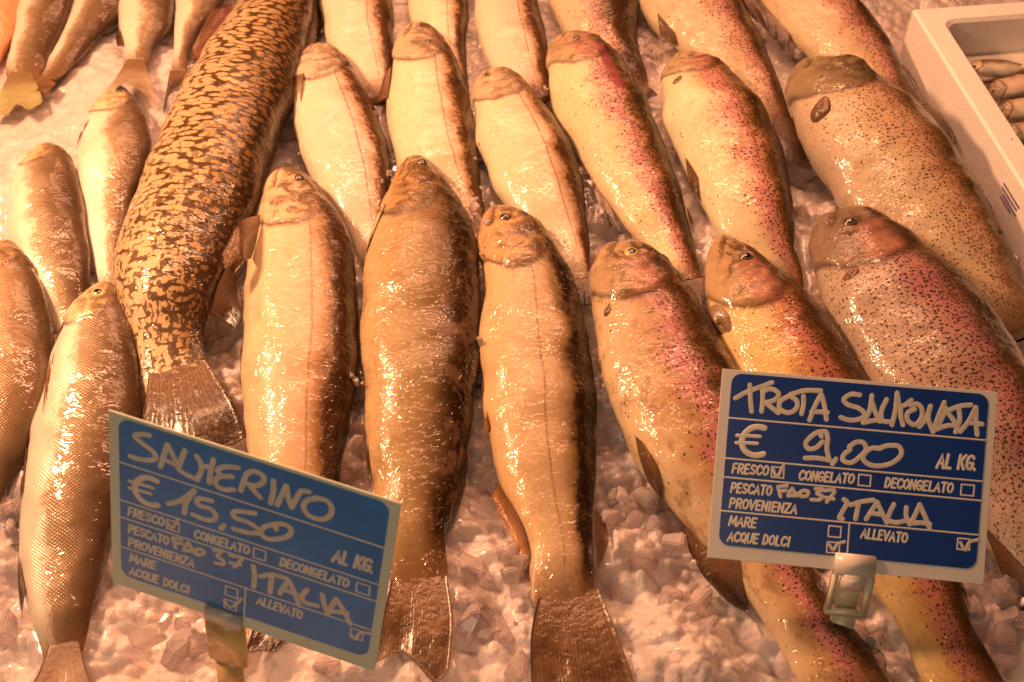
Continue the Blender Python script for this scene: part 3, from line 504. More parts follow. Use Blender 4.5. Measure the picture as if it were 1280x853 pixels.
# tails at the top left
fish('whitefish', [(110, -120), (60, -60, 125, -60), (28, 0, 92, 10), (18, 45, 72, 50), (8, 80, 56, 85), (8, 104, 42, 104)], M['whitefish'], 'dark whitefish in the top left corner ending in a greenish tail fin', 'fish', GW, off=7.2, roll=.3, tail=(FY, [[(14, 88), (38, 88)], [(0, 118), (24, 122), (50, 114)], [(-10, 144), (10, 142), (23, 132), (36, 138), (54, 128)]]))
fish('whitefish', [(150, -120), (110, -60, 190, -50), (95, 0, 155, 12), (82, 35, 126, 42), (66, 66, 102, 70), (48, 94, 70, 106)], M['whitefish'], 'slanting whitefish tail end at the top, left of the forked tail', 'fish', GW, off=7.5, roll=.25, tail=(FB, [[(46, 92), (70, 104)], [(36, 112), (60, 118)]]))
fish('whitefish', [(190, -130), (155, -70, 225, -70), (149, 0, 218, 0), (150, 35, 212, 36), (155, 62, 191, 64), (155, 90, 183, 90)], M['whitefish'], 'silver whitefish at the top with a wide forked grey tail', 'fish', GW, off=7.8,
     fins=[('pelvic_fin', FD, [[(151, 38), (156, 58)], [(144, 46), (147, 59)]])], tail=(FG, [[(160, 74), (180, 74)], [(142, 102, .022), (158, 98, .022), (188, 104, .020)], [(115, 132, .022), (140, 114, .028), (157, 107, .030), (178, 116, .026), (197, 134, .020)]]))
fish('perch', [(270, -130), (225, -70, 300, -70), (220, 0, 282, 0), (218, 35, 252, 35), (217, 65, 237, 65), (214, 94, 232, 94)], M['whitefish'], 'pale fish at the top with a red fin, touching the pike', 'fish', None, off=8.1,
     fins=[('anal_fin', FR, [[(262, 14), (240, 62)], [(276, 8), (262, 40), (242, 72)], [(290, 4), (284, 38), (246, 80)]])], tail=(FD, [[(213, 88), (234, 88)], [(208, 115), (216, 108), (232, 106)], [(203, 145), (214, 118), (231, 110)]]))
fish('salmon', [(10, -110), (-60, -60, 60, -60), (-60, 0, 30, 0), (-60, 40, 18, 40), (-55, 80, 0, 80), (-40, 115, -12, 115)], M['salmon'], 'orange fish in the extreme top left corner', 'fish', None, off=8.4)
fish('char_fish', [(400, -90), (372, -40, 425, -40), (372, 0, 406, 0), (372, 40, 400, 44), (376, 72, 394, 72)], M['char_dark'], 'brown fish squeezed between the pike and the back row char', 'fish', GC, off=8.7)

# ------------------------------------------------------------------ the ice bed, pressed down under the fish
gx = np.r_[np.linspace(-.80, -.44, 60, endpoint=False), np.linspace(-.44, .46, 690, endpoint=False), np.linspace(.46, .80, 60)]
gy = np.r_[np.linspace(-.36, .02, 300, endpoint=False), np.linspace(.02, .52, 260, endpoint=False), np.linspace(.52, .82, 40)]
nx, ny = len(gx), len(gy); X, Y = np.meshgrid(gx, gy, indexing='ij')
Z = ground_h(X, Y)
CELL = .0022; GX0, GY0 = -.9, -.5; GN = 800
ceil_ = np.full((GN, GN), 9.)
_p = np.concatenate(LYING); _i = np.floor((_p[:, 0] - GX0) / CELL).astype(int); _j = np.floor((_p[:, 1] - GY0) / CELL).astype(int)
_ok = (_i > 1) & (_i < GN - 2) & (_j > 1) & (_j < GN - 2); _p, _i, _j = _p[_ok], _i[_ok], _j[_ok]
for a in (-1, 0, 1):
    for b in (-1, 0, 1): np.minimum.at(ceil_, (_i + a, _j + b), _p[:, 2])
def press(X, Y):
    return ceil_[np.clip(((X - GX0) / CELL).astype(int), 0, GN - 1), np.clip(((Y - GY0) / CELL).astype(int), 0, GN - 1)]
Z = np.minimum(Z, press(X, Y) - .004)
bed = mesh_obj('ice_bed', np.stack([X, Y, Z], -1).reshape(-1, 3), grid_faces(nx, ny, False), ICE, smooth=True)
ct = mesh_obj('bounce_slab', [(-.9, -.5, -.045), (.9, -.5, -.045), (.9, .9, -.045), (-.9, .9, -.045), (-.9, -.5, -.065), (.9, -.5, -.065), (.9, .9, -.065), (-.9, .9, -.065)], [(0, 1, 2, 3), (7, 6, 5, 4), (0, 4, 5, 1), (1, 5, 6, 2), (2, 6, 7, 3), (3, 7, 4, 0)], simple('bounce_slab_white', (.86, .76, .72), .4), smooth=False)  # unseen pale slab, added to bounce light back up through the ice
tag(ct, 'unseen pale slab added under the ice to bounce light', 'bounce_slab', kind='structure')
tag(bed, 'bed of crushed pinkish ice the fish lie on', 'ice bed', kind='structure')
# loose pieces
def rock(seed):
    r = np.random.default_rng(seed); bm = bmesh.new()
    for k in range(8):
        p = (np.array([k & 1, k >> 1 & 1, k >> 2]) * 2 - 1) * r.uniform(.35, 1., 3); bm.verts.new(p * [.9, .7, .5])
    for p in r.normal(size=(3, 3)): bm.verts.new(p / np.linalg.norm(p) * [.95, .75, .5])
    res = bmesh.ops.convex_hull(bm, input=bm.verts[:])
    bmesh.ops.delete(bm, geom=[v for v in bm.verts if not v.link_faces], context='VERTS')
    bmesh.ops.bevel(bm, geom=bm.edges[:], offset=.07, segments=2, affect='EDGES')
    bm.verts.index_update(); V = np.array([v.co[:] for v in bm.verts]); F = [[v.index for v in f.verts] for f in bm.faces]; bm.free(); return V, F
ROCKS = [rock(k) for k in range(14)]
def rotm(r):
    a = r.normal(size=4); a /= np.linalg.norm(a); w, x, y, z = a
    return np.array([[1 - 2 * (y * y + z * z), 2 * (x * y - z * w), 2 * (x * z + y * w)], [2 * (x * y + z * w), 1 - 2 * (x * x + z * z), 2 * (y * z - x * w)], [2 * (x * z - y * w), 2 * (y * z + x * w), 1 - 2 * (x * x + y * y)]])
PV, PF, nv_ = [], [], 0
def chunk(p, size):
    global nv_
    V, F = ROCKS[RNG.integers(len(ROCKS))]; V = V @ rotm(RNG).T * size + p
    PV.append(V); PF.extend([[k + nv_ for k in f] for f in F]); nv_ += len(V)
for _ in range(230):
    x, y = RNG.uniform(-.42, .45), RNG.uniform(-.33, .20)
    sz = RNG.choice([.003, .005, .007, .010, .014], p=[.22, .30, .26, .15, .07]) * (1 if y < .1 else .7)
    if float(press(np.array(x), np.array(y))) < 8: continue
    chunk(np.array([x, y, float(ground_h(np.array(x), np.array(y))) + sz * .05]), sz)
for (cx, cy, rad, cnt, zz) in [(600, 255, 22, 40, .030), (597, 190, 10, 14, .03), (735, 215, 16, 26, .024), (745, 262, 18, 26, .020), (612, 275, 10, 14, .045), (603, 315, 8, 10, .04), (600, 420, 12, 24, .036), (450, 470, 12, 18, .03),
                               (760, 480, 14, 20, .03), (770, 450, 10, 14, .03), (485, 215, 14, 20, .03), (470, 150, 8, 10, .03), (590, 60, 10, 12, .02), (670, 110, 14, 20, .022), (825, 60, 20, 26, .016), (1000, 55, 18, 16, .012), (940, 230, 14, 12, .012),
                               (860, 720, 70, 20, .010), (640, 740, 60, 14, .010), (800, 640, 40, 12, .011), (230, 770, 60, 16, .010), (20, 650, 20, 16, .010), (420, 560, 30, 20, .016), (1250, 760, 40, 20, .012), (760, 330, 8, 10, .03), (1020, 690, 30, 10, .012), (1080, 810, 20, 14, .01)]:
    for _ in range(cnt if zz < .0145 else int(cnt * .35)):
        a, r_ = RNG.uniform(0, 6.28), rad * RNG.random() ** .5
        sz = RNG.choice([.003, .005, .008, .012] if zz < .017 else [.0015, .002, .003, .004, .005]); chunk(at(cx + r_ * math.cos(a), cy + r_ * math.sin(a), zz * RNG.uniform(.6, 1.)), sz)
ch = mesh_obj('crushed_ice', np.concatenate(PV), PF, SHARD, smooth=False)
tag(ch, 'loose pieces of crushed ice strewn between the fish', 'ice', kind='stuff')

# ------------------------------------------------------------------ price cards
def homog(src, dst):
    A = []
    for (x, y), (u, v) in zip(src, dst):
        A += [[x, y, 1, 0, 0, 0, -u * x, -u * y, -u], [0, 0, 0, x, y, 1, -v * x, -v * y, -v]]
    return np.linalg.svd(np.array(A))[2][-1].reshape(3, 3)
SQ = [(0, 0), (1, 0), (1, 1), (0, 1)]
CR = [(903, 461), (1248, 490), (1232, 731), (886, 697)]; CL = [(135, 513), (501, 630), (462, 838), (135, 727)]
IR = np.linalg.inv(homog(SQ, CR)); IL = np.linalg.inv(homog(SQ, CL))
def touv(I, p):
    v = I @ [p[0], p[1], 1]; return v[:2] / v[2]
z4 = lambda o: (lambda pts: [(o[0] + x / 6.4, o[1] + y / 6.4) for x, y in pts])
R5, R6, R7, R8 = z4((890, 455)), z4((1050, 465)), z4((885, 570)), z4((1040, 580))
L1, L2, L3, L4 = z4((130, 505)), z4((300, 560)), z4((130, 610)), z4((300, 670))
PRINT = simple('card_print', (.80, .74, .62), .5, .05, 200); INKM = simple('marker_ink', (.72, .65, .54), .4, .10, 300)
WHITE = simple('card_white', (.80, .74, .66), .45, .03, 40); BLUE = simple('card_blue', (.008, .045, .26), .32, .10, 30, Coat_Weight=.15, Coat_Roughness=.25)
CARDGREEN = simple('card_offwhite', (.72, .76, .60), .45, .03, 40); BLUEL = simple('card_blue_paler', (.055, .23, .62), .32, .10, 30, Coat_Weight=.3, Coat_Roughness=.2)  # left card: off-white board and a lighter blue panel
PLAST = simple('clip_plastic', (.82, .72, .62), .3, .05, 40, Subsurface_Weight=.2, Subsurface_Radius=(.004, .003, .002)); PLAST2 = simple('clip_yellowed', (.82, .74, .52), .3, .08, 60, Subsurface_Weight=.3, Subsurface_Radius=(.004, .003, .002))
CLEAR = simple('clip_clear', (.90, .86, .78), .10, .04, 40, Transmission_Weight=.45, IOR=1.45); AMBER = simple('clip_amber', (.92, .58, .22), .2, .2, 60, Transmission_Weight=.22, Subsurface_Weight=.3, Subsurface_Radius=(.004, .003, .002))
GLY = dict(A=[[(0, 0), (.5, 1), (1, 0)], [(.2, .33), (.8, .33)]], C=[[(.95, .8), (.65, 1), (.25, .92), (.03, .5), (.25, .08), (.65, 0), (.95, .2)]], D=[[(.1, 0), (.1, 1)], [(.1, 1), (.6, .95), (.95, .5), (.6, .05), (.1, 0)]],
           E=[[(.9, 1), (.1, 1)], [(.1, 1), (.1, 0)], [(.1, 0), (.9, 0)], [(.1, .52), (.78, .52)]], F=[[(.9, 1), (.1, 1)], [(.1, 1), (.1, 0)], [(.1, .5), (.75, .5)]],
           G=[[(.95, .82), (.65, 1), (.25, .92), (.03, .5), (.25, .08), (.65, 0), (.95, .2), (.95, .45)], [(.95, .45), (.55, .45)]], I=[[(.5, 0), (.5, 1)]], K=[[(.1, 0), (.1, 1)], [(.95, 1), (.12, .42)], [(.35, .58), (.95, 0)]],
           L=[[(.15, 1), (.15, 0)], [(.15, 0), (.9, 0)]], M=[[(0, 0), (.1, 1)], [(.1, 1), (.5, .25)], [(.5, .25), (.9, 1)], [(.9, 1), (1, 0)]], N=[[(.08, 0), (.08, 1)], [(.08, 1), (.92, 0)], [(.92, 0), (.92, 1)]],
           O=[[(.5, 1), (.12, .82), (.02, .5), (.12, .18), (.5, 0), (.88, .18), (.98, .5), (.88, .82), (.5, 1)]], P=[[(.1, 0), (.1, 1)], [(.1, 1), (.7, .97), (.92, .74), (.7, .48), (.1, .45)]],
           Q=[[(.5, 1), (.12, .82), (.02, .5), (.12, .18), (.5, 0), (.88, .18), (.98, .5), (.88, .82), (.5, 1)], [(.6, .25), (1., -.08)]], R=[[(.1, 0), (.1, 1)], [(.1, 1), (.7, .97), (.92, .75), (.7, .5), (.1, .47)], [(.45, .46), (.95, 0)]],
           S=[[(.9, .85), (.55, 1), (.15, .85), (.2, .6), (.75, .42), (.88, .18), (.5, 0), (.08, .13)]], T=[[(0, 1), (1, 1)], [(.5, 1), (.5, 0)]], U=[[(.08, 1), (.08, .3), (.3, .02), (.7, .02), (.92, .3), (.92, 1)]],
           V=[[(0, 1), (.48, 0)], [(.48, 0), (1, 1)]], Z=[[(.05, 1), (.95, 1)], [(.95, 1), (.05, 0)], [(.05, 0), (.95, 0)]])
GLY['.'] = [[(.2, .0), (.22, .02)]]
GW_ = {'I': .38, '.': .35, ' ': .5, 'M': 1.25, 'L': .85, 'E': .88, 'F': .85}
def seg_tube(path, w, hgt, org, A, B, Nn):
    """flat rounded ribbon along path (card metres, x right y down) lying on the card"""
    P = np.asarray(path, float); k = len(P)
    T = np.gradient(P, axis=0); T /= (np.linalg.norm(T, axis=1)[:, None] + 1e-12); T0, T1 = T[0].copy(), T[-1].copy()
    c = [(P[0] - T0 * w * math.cos(a), w * math.sin(a), T0) for a in (.12, .6, 1.1)] + [(p, w, t) for p, t in zip(P, T)] + [(P[-1] + T1 * w * math.cos(a), w * math.sin(a), T1) for a in (1.1, .6, .12)]
    V = []; prof = [(-1, 0), (-.8, .75), (0, 1), (.8, .75), (1, 0), (0, -.2)]
    for p, r, t in c:
        nn = np.array([-t[1], t[0]])
        for a, b in prof:
            q = p + nn * a * r; V.append(org + A * q[0] + B * q[1] + Nn * (b * hgt))
    f = grid_faces(len(c), 6, True)
    return V, f + [tuple(range(5, -1, -1)), tuple(len(V) - 6 + j for j in range(6))]
def join(parts):
    V, F = [], []
    for v, f in parts:
        o = len(V); V += list(v); F += [tuple(k + o for k in q) for q in f]
    return V, F
def box_mesh(org, A, B, Nn, x0, x1, y0, y1, n0, n1, bev=.0006):
    bm = bmesh.new(); vs = []
    for n_ in (n0, n1):
        for x, y in ((x0, y0), (x1, y0), (x1, y1), (x0, y1)): vs.append(bm.verts.new(org + A * x + B * y + Nn * n_))
    for f in ((0, 1, 2, 3), (7, 6, 5, 4), (0, 4, 5, 1), (1, 5, 6, 2), (2, 6, 7, 3), (3, 7, 4, 0)): bm.faces.new([vs[k] for k in f])
    bmesh.ops.recalc_face_normals(bm, faces=bm.faces[:]); bmesh.ops.bevel(bm, geom=bm.edges[:], offset=bev, segments=2, affect='EDGES')
    bm.verts.index_update(); V = [np.array(v.co[:]) for v in bm.verts]; F = [tuple(v.index for v in f.verts) for f in bm.faces]; bm.free(); return V, F
K_ = np.array([[FPX, 0, W / 2], [0, FPX, H / 2], [0, 0, 1]]); RC = np.stack([RT, -UPV, FW])
def rrect(w, h, x0, x1, y0, y1, r, n=8):
    pts = []
    for cx, cy, a0 in ((x1 - r, y0 + r, -90), (x1 - r, y1 - r, 0), (x0 + r, y1 - r, 90), (x0 + r, y0 + r, 180)):
        for k in range(n + 1):
            a = math.radians(a0 + 90 * k / n); pts.append((cx + r * math.cos(a), cy + r * math.sin(a)))
    return pts
PRT = [('FRESCO', R7([(200, 135), (485, 157)])), ('CONGELATO', R7([(735, 192), (1170, 222)])), ('DECONGELATO', R8([(430, 186), (970, 232)])), ('PESCATO', R7([(190, 290), (512, 317)])), ('PROVENIENZA', R7([(180, 412), (715, 464)])),
       ('MARE', R7([(180, 556), (392, 576)])), ('ACQUE DOLCI', R7([(170, 680), (662, 726)])), ('ALLEVATO', R8([(245, 590), (608, 632)])), ('AL KG.', R6([(782, 766), (1098, 784)]))]
def build_card(corn, asp, hc, words, checks, white, blue, label, inkw):
    w, h = asp * hc, hc
    Mh = np.linalg.inv(K_) @ homog([(0, 0), (asp, 0), (asp, 1), (0, 1)], corn)
    if Mh[2, 2] < 0: Mh = -Mh
    a, b, t = Mh.T; s = 2 / (np.linalg.norm(a) + np.linalg.norm(b))
    A = RC.T @ a * s; A /= np.linalg.norm(A); B = RC.T @ b * s; B -= A * (A @ B); B /= np.linalg.norm(B); org = CAM + RC.T @ t * s * hc
    Nn = np.cross(B, A); Nn /= np.linalg.norm(Nn)
    if Nn @ (CAM - org) < 0: Nn = -Nn
    I = np.linalg.inv(homog(SQ, corn)); sc = np.array([w, h])
    root = empty('price_card', org + A * w / 2 + B * h); tag(root, label, 'price card')
    v, f = box_mesh(org, A, B, Nn, 0, w, 0, h, -.0012, 0, .0003); mesh_obj('board', v, f, white, root, smooth=False)
    pts = rrect(w, h, .037 * w, .968 * w, .018 * h, .926 * h, .055 * h)
    bv = [org + A * x + B * y + Nn * .00025 for x, y in pts]; bv2 = [org + A * x + B * y - Nn * .0003 for x, y in pts]; k = len(pts)
    mesh_obj('printed_panel', bv + bv2, [tuple(range(k))] + [(i, (i + 1) % k, k + (i + 1) % k, k + i) for i in range(k)], blue, root, smooth=False)
    top = org + Nn * .00024
    rib = lambda path, ww, hg=.00007: seg_tube(path, ww, hg, top, A, B, Nn)
    UV = lambda u, v_: np.array([u * w, v_ * h])
    ln = []
    for v_ in (.2565, .4700, .5700, .7480): ln.append(rib([UV(.038, v_), UV(.30, v_), UV(.6, v_), UV(.967, v_)], .0045 * h))
    ln.append(rib([UV(.507, .752), UV(.507, .84), UV(.5075, .922)], .0045 * h))
    BX = [(*touv(IR, a_), *touv(IR, c_)) for a_, c_ in (R7([(520, 88), (612, 180)]), R7([(1216, 150), (1306, 245)]), R8([(1045, 165), (1142, 258)]), R7([(980, 560), (1072, 655)]), R7([(968, 688), (1062, 782)]), R8([(1020, 595), (1112, 692)]))]
    for x0, y0, x1, y1 in BX:
        c_ = [UV(x0, y0), UV(x1, y0), UV(x1, y1), UV(x0, y1)]
        for i in range(4): ln.append(rib([c_[i], .5 * (c_[i] + c_[(i + 1) % 4]), c_[(i + 1) % 4]], .0040 * h))
    mesh_obj('form_lines', *join(ln), PRINT, root)
    for word, (p0, p1) in PRT:
        u0, u1 = touv(IR, p0) * sc, touv(IR, p1) * sc; cap = .070 * h if word == 'AL KG.' else .048 * h
        tot = sum(GW_.get(c_, 1.) for c_ in word) + .28 * (len(word) - 1); k = (u1[0] - u0[0]) / tot; x = 0; parts = []
        for c_ in word:
            gw = GW_.get(c_, 1.)
            for st in GLY.get(c_, []):
                q = [((x + px * gw) * k + py * cap * .12 + u0[0], u0[1] + (u1[1] - u0[1]) * ((x + px * gw) / tot) - py * cap) for px, py in st]
                parts.append(rib(catmull(q, 12 if len(q) > 3 else 3) if len(q) != 3 or c_ not in 'A' else np.array([q[0], q[1], q[2]]), cap * (.125 if word != 'AL KG.' else .12)))
            x += gw + .28
        mesh_obj('printed_word', *join(parts), PRINT, root)
    euro = [R5([(425, 515), (375, 505), (320, 515), (265, 565), (245, 630), (270, 695), (330, 730), (380, 732), (418, 722)]), R5([(205, 574), (300, 577), (390, 583)]), R5([(200, 632), (290, 634), (368, 638)])]
    mesh_obj('euro_sign', *join([rib(catmull([touv(IR, p) * sc for p in st], 30), .016 * h if i == 0 else .0095 * h, .00010) for i, st in enumerate(euro)]), PRINT, root)
    for wd_, strokes in words:
        mesh_obj('handwritten_word', *join([rib(catmull([touv(I, p) * sc for p in st], max(4, 7 * len(st))), inkw * h * (.78 if wd_ == 'small' else 1), .00010 + .00002 * (i % 3)) for i, st in enumerate(strokes)]), INKM, root, smooth=False)
    for st in checks: mesh_obj('tick_mark', *rib(catmull([touv(I, p) * sc for p in st], 20), inkw * h * .66, .00016), INKM, root, smooth=False)
    return root, org, A, B, Nn, w, h, I, sc
SMALL = 'small'
rootR, oR, aR, bR, nR, wR, hR, IRu, scR = build_card(CR, 1.42, .109, [
    ('TROTA', [R5([(190, 275), (270, 230), (350, 200), (480, 150)]), R5([(305, 170), (310, 280), (320, 380)]), R5([(408, 225), (408, 300), (400, 380)]), R5([(405, 220), (480, 202), (535, 240), (510, 285), (430, 312)]), R5([(430, 312), (480, 350), (532, 392)]),
               R5([(610, 262), (550, 300), (545, 360), (620, 392), (680, 355), (682, 300), (630, 258)]), R5([(630, 245), (740, 215), (870, 215)]), R5([(735, 260), (735, 330), (720, 400)]), R5([(785, 450), (830, 330), (872, 252)]), R5([(880, 250), (905, 350), (920, 445)]), R5([(800, 385), (860, 385), (925, 390)])]),
    ('SALMONATA', [R6([(160, 185), (90, 180), (32, 225), (65, 262), (150, 290), (200, 335), (185, 365), (130, 385), (70, 385), (10, 365)]), R6([(190, 405), (240, 310), (258, 190)]), R6([(258, 240), (290, 330), (325, 398)]), R6([(190, 408), (260, 392), (325, 385)]),
                   R6([(375, 222), (335, 320), (345, 390), (420, 402)]), R6([(420, 425), (445, 320), (460, 170)]), R6([(462, 180), (480, 270), (515, 270), (572, 228)]), R6([(490, 290), (490, 350), (508, 425)]), R6([(600, 300), (545, 330), (545, 385), (600, 425), (655, 370), (655, 290), (620, 258), (570, 270)]),
                   R6([(640, 440), (690, 375), (728, 275)]), R6([(725, 275), (710, 370), (750, 480)]), R6([(750, 480), (790, 360), (838, 245)]), R6([(775, 460), (820, 370), (848, 290)]), R6([(858, 320), (900, 370), (945, 430)]), R6([(775, 460), (860, 432), (945, 430)]),
                   R6([(880, 305), (960, 275), (1050, 265)]), R6([(955, 300), (962, 380), (930, 482)]), R6([(968, 478), (1030, 400), (1090, 285)]), R6([(1092, 290), (1092, 400), (1102, 502)]), R6([(1050, 408), (1090, 412), (1140, 420)])]),
    ('9,00', [R5([(880, 580), (865, 545), (800, 580), (755, 640), (775, 678), (830, 675), (890, 625)]), R5([(868, 545), (915, 545), (930, 590), (925, 680), (945, 770)]), R5([(945, 772), (850, 755), (752, 755)]), R5([(998, 762), (972, 800)]),
              R6([(85, 625), (40, 660), (30, 705), (90, 728), (165, 680), (215, 620), (195, 570), (140, 562), (80, 600)]), R6([(325, 615), (260, 612), (200, 660), (195, 705), (250, 745), (340, 752), (440, 720), (498, 655), (480, 600), (400, 590), (320, 610)])]),
    (SMALL, [R7([(570, 250), (580, 290), (590, 325)]), R7([(570, 248), (640, 240)]), R7([(585, 285), (635, 278)]), R7([(650, 320), (665, 290), (682, 262)]), R7([(682, 262), (705, 295), (728, 318)]), R7([(650, 320), (728, 318)]), R7([(735, 310), (765, 280), (812, 288), (800, 320), (750, 322), (735, 300)])]),
    (SMALL, [R7([(870, 265), (930, 268), (880, 300), (928, 325), (900, 352), (835, 350)]), R7([(940, 278), (1022, 280), (960, 370)]), R7([(950, 335), (1015, 345)])]),
    ('ITALIA', [R8([(105, 285), (130, 305), (90, 390), (70, 432), (95, 440)]), R8([(160, 330), (240, 305), (340, 290)]), R8([(225, 310), (212, 380), (200, 440)]), R8([(285, 442), (330, 370), (372, 308)]), R8([(372, 308), (410, 390), (450, 468)]), R8([(320, 395), (420, 408)]),
                R8([(505, 325), (470, 400), (460, 445), (520, 470), (585, 460)]), R8([(605, 350), (605, 420), (632, 482)]), R8([(640, 480), (680, 400), (712, 328)]), R8([(712, 328), (755, 420), (792, 512)]), R8([(640, 478), (720, 472), (792, 482)])])],
    [R7([(530, 110), (558, 168), (612, 80)]), R7([(985, 712), (1015, 752), (1050, 705), (1105, 688)]), R8([(1040, 630), (1080, 690), (1110, 630), (1175, 608)])], WHITE, BLUE,
    'dark blue price card priced 9,00 leaning back over the trout', .0128)
rootL, oL, aL, bL, nL, wL, hL, ILu, scL = build_card(CL, 1.265, .120, [
    ('SALMERINO', [L1([(362, 248), (305, 240), (245, 255), (300, 310), (390, 380), (412, 425), (380, 445), (290, 440), (205, 416)]), L1([(445, 498), (475, 410), (505, 322)]), L1([(505, 322), (545, 400), (585, 492)]), L1([(485, 445), (575, 488)]),
                   L1([(645, 370), (600, 480), (590, 515), (650, 560), (738, 600)]), L1([(738, 602), (775, 520), (770, 470), (740, 415)]), L1([(775, 495), (850, 500)]), L1([(875, 442), (848, 530), (836, 625)]),
                   L1([(1070, 507), (965, 500), (905, 530), (935, 568), (1018, 577)]), L1([(935, 568), (882, 610), (900, 655), (960, 682), (1030, 680)]), L2([(0, 335), (25, 260), (50, 205)]), L2([(50, 205), (110, 182), (185, 225), (175, 275), (110, 300), (60, 285)]), L2([(75, 300), (155, 392)]),
                   L2([(265, 262), (262, 340), (237, 438)]), L2([(290, 450), (330, 375), (368, 300)]), L2([(368, 300), (380, 390), (405, 470)]), L2([(405, 470), (450, 395), (490, 342), (548, 348)]), L2([(620, 402), (545, 410), (502, 460), (535, 530), (640, 568), (710, 540), (728, 475), (690, 420), (600, 395)])]),
    ('15,50', [L3([(502, 122), (600, 95), (712, 15)]), L3([(712, 18), (645, 110), (627, 192)]), L3([(852, 97), (740, 80), (738, 125), (850, 170), (882, 220), (850, 252), (770, 238), (697, 206)]), L3([(945, 293), (920, 318)]),
               L3([(1195, 197), (1030, 185), (1025, 225), (1130, 265), (1205, 310), (1230, 345), (1150, 352), (1022, 320)]), L2([(275, 642), (270, 612), (180, 628), (152, 675), (200, 718), (300, 720), (382, 690), (395, 640), (340, 605), (250, 605)])]),
    (SMALL, [L3([(530, 395), (540, 430), (550, 468)]), L3([(535, 393), (600, 402)]), L3([(545, 430), (600, 435)]), L3([(615, 490), (635, 455), (655, 428)]), L3([(655, 428), (675, 465), (700, 500)]), L3([(615, 490), (700, 500)]), L3([(700, 502), (740, 478), (778, 500), (760, 522), (710, 520), (700, 500)])]),
    (SMALL, [L3([(858, 490), (920, 492), (885, 540), (932, 572), (930, 600), (868, 590)]), L3([(990, 532), (1080, 552), (1020, 622)]), L3([(990, 590), (1065, 606)])]),
    ('ITALIA', [L4([(85, 232), (92, 310), (82, 395)]), L4([(140, 315), (230, 300), (345, 328)]), L4([(232, 312), (222, 370), (215, 440)]), L4([(292, 450), (330, 390), (368, 345)]), L4([(368, 345), (410, 440), (445, 548)]), L4([(330, 420), (430, 460)]), L4([(512, 420), (470, 475), (490, 520), (592, 548)]),
                L4([(635, 460), (648, 540), (672, 612)]), L4([(672, 618), (705, 555), (745, 495)]), L4([(745, 495), (800, 580), (850, 690)]), L4([(690, 590), (830, 605)])])],
    [L3([(490, 268), (520, 312), (572, 250)]), [(275, 749), (283, 757), (297, 747)], L4([(855, 770), (890, 815), (930, 762), (1010, 770)])], CARDGREEN, BLUEL,
    'medium blue price card priced 15,50 tilted in front of the char', .0128)
def clip(root, org, A, B, Nn, w, h, I, sc, grip, neck, leg, gm, lm, easel):
    P = lambda p: touv(I, p) * sc
    def rect(p0, p1): return min(p0[0], p1[0]), max(p0[0], p1[0]), min(p0[1], p1[1]), max(p0[1], p1[1])
    c0, c1 = P(grip[0]), P(grip[1]); x0, x1 = c0[0], c1[0]
    parts = [box_mesh(org, A, B, Nn, x0, x1, c0[1], h + .002, .0006, .0022, .0006), box_mesh(org, A, B, Nn, x0, x1, h - .012, h + .002, -.0036, -.002, .0006), box_mesh(org, A, B, Nn, x0, x1, h + .0005, h + .0028, -.0034, .0020, .0008)]
    mesh_obj('grip', *join(parts), gm, root)
    xm = (x0 + x1) / 2; hwid = (x1 - x0) / 2
    # hinge and leg go straight down into the ice
    base = org + A * xm + B * (h + .002); Dn = np.array([0, 0, -1.]); Fv = np.array([0, -1., 0]); X = np.array([1., 0, 0])
    if easel:
        b2 = base; Bd = B * .45 + np.array([0, 0, -1.]) * .85; Bd /= np.linalg.norm(Bd); Ax = A - Bd * (A @ Bd); Ax /= np.linalg.norm(Ax); N2 = np.cross(Bd, Ax); N2 *= np.sign(N2 @ (CAM - org))
        mesh_obj('hinge', *join([box_mesh(b2, Ax, Bd, N2, -hwid * .62, hwid * .62, -.001, .010, -.001, .0035, .0012)]), gm, root)
        fr = [box_mesh(b2, Ax, Bd, N2, -hwid * 1.05, -hwid * .72, .001, .028, -.003, .0015), box_mesh(b2, Ax, Bd, N2, hwid * .72, hwid * 1.05, .001, .028, -.003, .0015), box_mesh(b2, Ax, Bd, N2, -hwid * 1.05, hwid * 1.05, .026, .031, -.0032, .0017), box_mesh(b2, Ax, Bd, N2, -hwid * .6, hwid * .55, .008, .0262, -.0028, -.0012)]
        mesh_obj('stand_frame', *join(fr), lm, root)
        mesh_obj('foot', *join([box_mesh(b2, Ax, Bd, N2, -hwid * .6, hwid * .6, .031, .065, -.0028, .0008)]), lm, root)
    else:
        Ax, Bd = A, Dn * .45 + B * .55; Bd /= np.linalg.norm(Bd); Ax = A - Bd * (A @ Bd); Ax /= np.linalg.norm(Ax); N2 = np.cross(Bd, Ax); N2 *= np.sign(N2 @ (CAM - org))
        mesh_obj('foot', *join([box_mesh(base, Ax, Bd, N2, -hwid * 1.05, hwid * 1.1, -.001, .036, -.003, .0016, .0012), box_mesh(base, Ax, Bd, N2, -hwid * .7, hwid * .8, .035, .066, -.0026, .0012, .001)]), lm, root)
clip(rootR, oR, aR, bR, nR, wR, hR, IRu, scR, [(1046, 690), (1097, 700)], None, None, PLAST, PLAST2, True)
clip(rootL, oL, aL, bL, nL, wL, hL, ILu, scL, [(252, 752), (299, 765)], None, None, CLEAR, AMBER, False)

